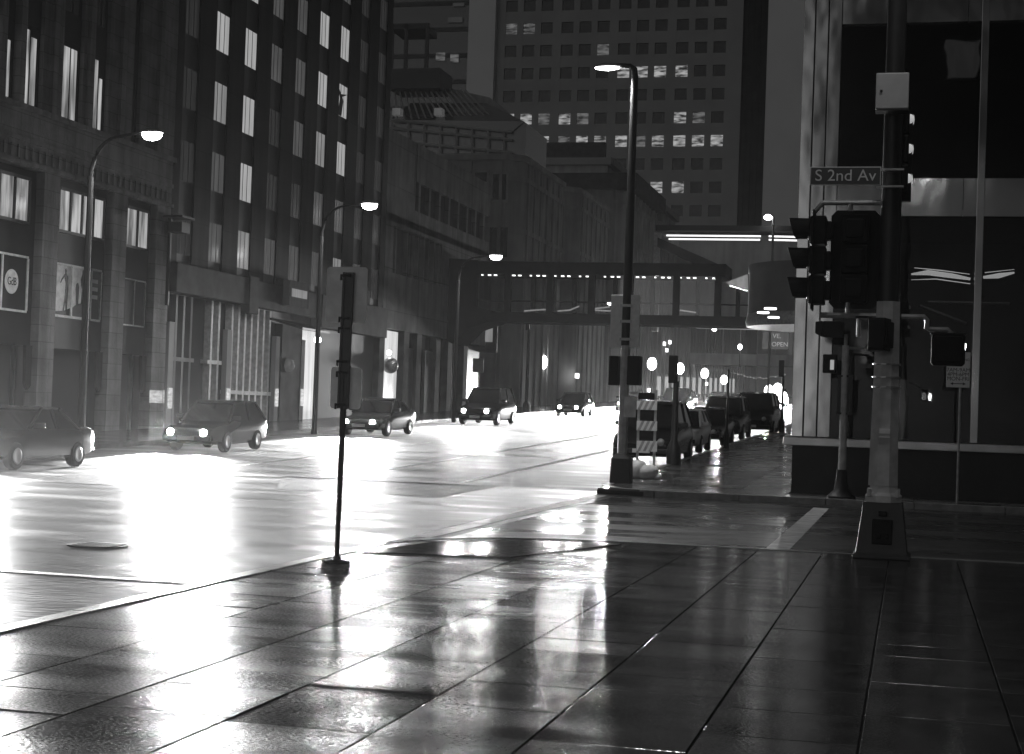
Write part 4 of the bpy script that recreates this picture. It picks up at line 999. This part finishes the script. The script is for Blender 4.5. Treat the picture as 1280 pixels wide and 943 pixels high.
# ------------------------------------------------------------------ barricade, bags, little posts
BX, BY = at(807, 590, Y=40.0).x, 40.0
Z = thing('barricade', 'striped road barricade of three boards beside the middle lamp pole', 'barricade', (BX, BY, .1))
zf = hill(BY)
for s in (797, 818):
    x = at(s, 560, Y=BY).x; q = MB(); q.box(x-.03,x+.03,BY-.02,BY+.03,zf,2.28); q.box(x-.04,x+.04,BY-.5,BY+.5,zf,zf+.05); q.build('upright', M['galv'], Z)
for y0_, y1_ in ((501,513),(526,539),(551,565)):
    p0, p1 = at(796,y0_,Y=BY-.05), at(821,y1_,Y=BY-.05)
    bd = bx('board', M['sign_white'], Z, p0.x, p1.x, BY-.05, BY-.022, p1.z, p0.z)
    h = p0.z-p1.z; q = MB(); x = p0.x+.02
    while x < p1.x-.12: q.prism([(x,BY-.054,p1.z),(min(x+.07,p1.x),BY-.054,p1.z),(min(x+.07+h*.45,p1.x),BY-.054,p0.z),(min(x+h*.45,p1.x),BY-.054,p0.z)],(0,.003,0)); x += .14
    q.build('stripe', M['galv'], bd)
p0, p1 = at(798,491,Y=BY-.05), at(818,500,Y=BY-.05); bx('top_board', M['black'], Z, p0.x, p1.x, BY-.05, BY-.02, p1.z, p0.z)
def bag(name, px, py, sx, sy, sz, lab, seed):
    rnd = random.Random(seed); q = MB(); p = at(px, py, Y=38.9); z0 = hill(38.9); n = 14; rs = []
    for k in range(9):
        t = math.pi*k/8; rr = max(math.sin(t), .03)**.7
        rs.append([(p.x + sx*rr*math.cos(2*math.pi*j/n)*(1+.13*rnd.uniform(-1,1)) + .25*sx*(1-math.cos(t))*.3, 38.9 + sy*rr*math.sin(2*math.pi*j/n)*(1+.1*rnd.uniform(-1,1)), z0 + sz*(1-math.cos(t))*(1+.05*rnd.uniform(-1,1))) for j in range(n)])
    q.rings(rs); o = q.build(name, M['bag'], smooth=True); s_ = o.modifiers.new('sub','SUBSURF'); s_.levels = 1; s_.render_levels = 1
    return tag(o, lab, 'sandbag', 'sandbags at the barricade foot')
bag('sandbag', 795, 598, .24, .2, .23, 'upright white sandbag against the lamp pole base', 1)
bag('sandbag', 808, 598, .30, .22, .18, 'slumped white sandbag under the striped barricade', 2)
bag('sandbag', 822, 590, .10, .1, .08, 'tiny tied white bag end right of the barricade', 3)
def bollard(px, py, Y_, ptop, rad, lab, cat, name, hd=False):
    p = at(px, py, Y=Y_); zt = at(px, ptop, Y=Y_).z; b0 = hill(Y_)
    o = thing(name, lab, cat, (p.x, Y_, b0))
    q = MB(); q.lathe([(rad*2.2,b0),(rad*2,b0+.5),(rad,b0+.7),(rad*.8,zt)],(p.x,Y_,0),10); q.build('post', M['metal_dk'], o, smooth=True)
    if hd: q = MB(); q.box(p.x-.22,p.x+.02,Y_-.1,Y_+.15,zt-.05,zt+.75); q.build('signal_head', M['black'], o, bevel=.02)
    return o
bollard(842, 575, 46, 477, .1, 'slim dark signal post with a thick foot right of the barricade', 'traffic light', 'signal_post', True)
bollard(908, 555, 58, 462, .045, 'very thin dark post on the far pavement beside the parked cars', 'post', 'thin_post')
bollard(977, 540, 78, 470, .07, 'dark signal post beside the far parked truck', 'traffic light', 'signal_post', True)
# signal mast and meter on the left pavement
o = bollard(659, 480, 100, 412, .12, 'black signal mast on the left pavement under the footbridge', 'traffic light', 'signal_post', True)
p = at(598, 457, Y=98); o = thing('bus_stop_sign', 'pale square sign plate on a thin post before the precast block', 'sign', (p.x, 98, hill(98)))
q = MB(); q.tube([(p.x,98,hill(98)),(p.x,98,p.z+.4)],.05,6); q.build('post', M['galv'], o)
bx('sign_plate', M['box_pale'], o, p.x-.36, p.x+.36, 97.92, 97.95, p.z-.45, p.z+.45)
p = at(606, 420, Y=104.0); o = thing('hanging_sign', 'dark hanging shop sign with a lit panel under the footbridge', 'sign', (XL, 104, p.z))
bx('bracket', M['metal_dk'], o, XL-.3, p.x+1.0, 104.25, 104.4, p.z+1.2, p.z+1.3)
bx('board', M['black'], o, p.x-.8, p.x+.8, 104.2, 104.4, p.z-1.1, p.z+1.2); bx('lit_panel', M['w3'], o, p.x-.1, p.x+.5, 104.16, 104.19, p.z-.4, p.z+.9)

# ------------------------------------------------------------------ cars
def make_car(kind, paint, lab, lights=False):
    """nose toward -Y, origin on the ground at the middle"""
    Cn = thing({'suv':'parked_suv','sedan':'parked_car','hatch':'parked_car','van':'parked_truck'}[kind], lab, 'car')
    L, Wd, belt, top = {'suv':(4.9,.96,1.12,1.85),'sedan':(4.7,.90,.95,1.45),'hatch':(4.2,.88,.95,1.5),'van':(5.4,1.02,1.25,2.0)}[kind]
    h = L/2
    nose = {'suv':.92,'sedan':.72,'hatch':.78,'van':1.02}[kind]; tailz = {'suv':1.08,'sedan':.98,'hatch':1.0,'van':1.2}[kind]
    st = [(-h,.78,.42,nose*.78),(-h+.12,.92,.3,nose*.9),(-h+.5,.98,.24,nose*.99),(-h+1.3,1,.22,nose*1.06),(-h+1.6,1,.22,belt),(h-.9,1,.22,belt),(h-.35,.97,.25,tailz),(h-.08,.93,.32,tailz*.97),(h,.84,.45,tailz*.9)]
    rs = []
    for y, wf, zl_, zh_ in st:
        w_ = Wd*wf; mid = zl_+(zh_-zl_)*.55
        half = [(w_*.82,zl_),(w_*.97,zl_+.08),(w_,mid),(w_*.965,zh_-.08),(w_*.88,zh_)]
        rs.append([(a,y,z) for a,z in half] + [(-a,y,z) for a,z in half[::-1]])
    q = MB(); q.rings(rs); body = q.build('body', paint, Cn, smooth=True)
    c0, c1, c2, c3 = {'suv':(-h+1.45,-h+2.2,h-.55,h-.12),'sedan':(-h+1.5,-h+2.35,h-1.55,h-.75),'hatch':(-h+1.2,-h+2.0,h-.7,h-.15),'van':(-h+1.3,-h+2.0,h-.35,h-.1)}[kind]
    wb, wt = Wd*.9, Wd*.72
    q = MB(); q.rings([[(-wb,c0,belt-.04),(wb,c0,belt-.04),(wb,c3,belt-.04),(-wb,c3,belt-.04)],[(-wt,c1,top-.05),(wt,c1,top-.05),(wt,c2,top-.05),(-wt,c2,top-.05)]]); q.build('window', M['car_glass'], Cn)
    q = MB(); q.rings([[(-wt*1.02,c1-.06,top-.055),(wt*1.02,c1-.06,top-.055),(wt*1.02,c2+.06,top-.055),(-wt*1.02,c2+.06,top-.055)],[(-wt*.88,c1+.15,top+.01),(wt*.88,c1+.15,top+.01),(wt*.88,c2-.15,top+.01),(-wt*.88,c2-.15,top+.01)]])
    for s in (-1,1):
        for ya, yb in ((c0,c1),(c3,c2),((c0*.45+c3*.55),(c1*.45+c2*.55))): q.tube([(s*wb,ya,belt-.05),(s*wt,yb,top-.04)], .045, 6)
    q.build('roof', paint, Cn, smooth=True)
    for sx in (-1,1):
        for y in (-h+.95, h-.98):
            rr = .36 if kind in ('suv','van') else .32; n = 18
            q = MB(); q.rings([[(sx*(Wd-.2)+sx*d, y+r_*math.cos(2*math.pi*k/n), rr+r_*math.sin(2*math.pi*k/n)) for k in range(n)] for r_, d in ((rr*.9,0),(rr,.05),(rr,.18),(rr*.9,.215))]); wh = q.build('wheel', M['tyre'], Cn, smooth=True)
            q = MB(); q.rings([[(sx*(Wd+.017)+sx*d, y+r_*math.cos(2*math.pi*k/n), rr+r_*math.sin(2*math.pi*k/n)) for k in range(n)] for r_, d in ((rr*.6,0),(rr*.5,.012),(.02,.0))]); q.build('rim', M['rim'], wh)
        z = tailz*.8
        q = MB(); q.box(sx*Wd*.58, sx*Wd*.86, h-.1, h+.015, z-.12, z+.1); q.build('tail_light', M['tail'], Cn, bevel=.015)
        q = MB(); zn = nose*.76; q.lathe([(.02,0),(.1,.02),(.115,.05)],(0,0,0),12)
        q.bm.transform(Matrix.Translation((sx*Wd*.6,-h-.03,zn)) @ Matrix.Rotation(R(-90),4,'X')); q.build('headlight', M['head'] if lights else M['rim'], Cn, smooth=True)
        q = MB(); q.box(sx*(Wd*.9), sx*(Wd+.17), c0+.25, c0+.36, belt, belt+.14); q.build('mirror', paint, Cn, bevel=.02)
    for ya, yb in ((h-.1,h+.05),(-h-.05,-h+.1)): bx('bumper', M['metal_dk'], Cn, -Wd*.86, Wd*.86, ya, yb, .35, .50, bevel=.03)
    q = MB(); q.box(-Wd*.45,Wd*.45,-h-.035,-h+.1,.53,nose*.7); q.build('grille', M['black'], Cn, bevel=.02); bx('number_plate', M['plate'], Cn, -.26, .26, -h-.075, -h-.052, .37, .49)
    q = MB(); q.box(-.26,.26,h-.02,h+.03,tailz*.66,tailz*.66+.13); q.build('number_plate', M['plate'], Cn)
    if lights:
        for sx in (-1, 1):
            ld = bpy.data.lights.new('headlight_beam','SPOT'); ld.energy = HEAD_W; ld.spot_size = R(50); ld.spot_blend = 1; ld.shadow_soft_size = .3
            lo = bpy.data.objects.new('headlight_beam', ld); COL.objects.link(lo); lo.parent = Cn; lo.location = (sx*Wd*.75,-h-.4,nose*.76)
    return Cn
slope = math.atan(.024)
def put(o, x, y): o.location = (x, y, ROAD + hill(y) + .005); o.rotation_euler = (slope if y > 36 else 0, 0, 0)
put(make_car('suv', M['car_black'], 'big black parked suv behind the striped barricade'), -7.75, 49.6)
put(make_car('hatch', M['car_white'], 'white parked hatchback between dark cars beyond the barricade'), -8.0, 57.5)
put(make_car('sedan', M['car_black'], 'low black sedan parked directly behind the white hatchback'), -7.95, 64.5)
put(make_car('suv', M['car_grey'], 'dark grey parked suv next beyond the low black sedan'), -8.0, 71.5)
put(make_car('van', M['car_black'], 'tall black truck parked far up the kerb near the steel corner column'), -7.4, 79.5)
put(make_car('sedan', M['car_black'], 'farthest dark parked car, mostly hidden behind the tall black truck'), -7.9, 88.5)
t0 = make_car('sedan', M['car_grey'], '', True); t0.name = 'moving_car'
t1 = make_car('suv', M['car_black'], '', True); t1.name = 'moving_suv'
where = [(-20.7,34.2,0,'oncoming sedan leaving the picture at its left edge'),(-20.7,45.6,2,'oncoming hatchback with headlights on, before the louvred tower base'),(-20.7,61,0,'oncoming sedan with headlights on, right beside the sign post'),(-20.7,78,1,'oncoming suv with headlights on before the precast block pillars'),
         (-20.6,99,2,'oncoming hatchback with headlights on just under the footbridge'),(-20.6,120,0,'oncoming sedan with headlights on just beyond the footbridge'),
         (-16.9,118,1,'middle lane suv with headlights on beyond the footbridge'),(-16.8,144,0,'middle lane sedan with headlights on far up the hill'),(-13.4,130,0,'right lane sedan with headlights on just left of the middle lamp pole'),
         (-13.3,165,1,'right lane suv with headlights on above the parked cars'),(-20.6,150,0,'far oncoming sedan in the outer lane with headlights on'),(-10.6,185,0,'farthest sedan with headlights on above the parked black sedan')]
t2 = make_car('hatch', M['car_grey'], '', True); t2.name = 'moving_hatchback'
used = [False]*3
for x, y, k, lab in where:
    src = (t0, t1, t2)[k]; o = src if not used[k] else copy_tree(src); used[k] = True
    o['label'] = lab; o['group'] = 'oncoming cars with headlights on'; put(o, x, y)
    for ch in o.children:
        if ch.type == 'LIGHT':
            ch.data = ch.data.copy(); ch.data.energy = HEAD_W * .5 * (6.5 if y < 40 else 4.6 if y < 56 else 1.8 if y < 75 else .42 if y < 110 else .5 if x > -15 and y < 140 else 3.2)
            ch.rotation_euler = (R(84), 0, R(180 + math.degrees(math.atan2(-x - 3, y - 4))))

# ------------------------------------------------------------------ wet night air
if HAZE:
    hm = bpy.data.materials.new('wet_air'); hm.use_nodes = True; nt = hm.node_tree
    for x in list(nt.nodes):
        if x.type != 'OUTPUT_MATERIAL': nt.nodes.remove(x)
    pv = nt.nodes.new('ShaderNodeVolumePrincipled'); pv.inputs['Density'].default_value = HAZE; pv.inputs['Color'].default_value = (.9,.9,.9,1); pv.inputs['Anisotropy'].default_value = .72
    nt.links.new(pv.outputs[0], [x for x in nt.nodes if x.type == 'OUTPUT_MATERIAL'][0].inputs['Volume'])
    b = MB(); b.box(-950, 950, -250, 1550, -2.2, 118); o = b.build('haze', hm); o['kind'] = 'stuff'
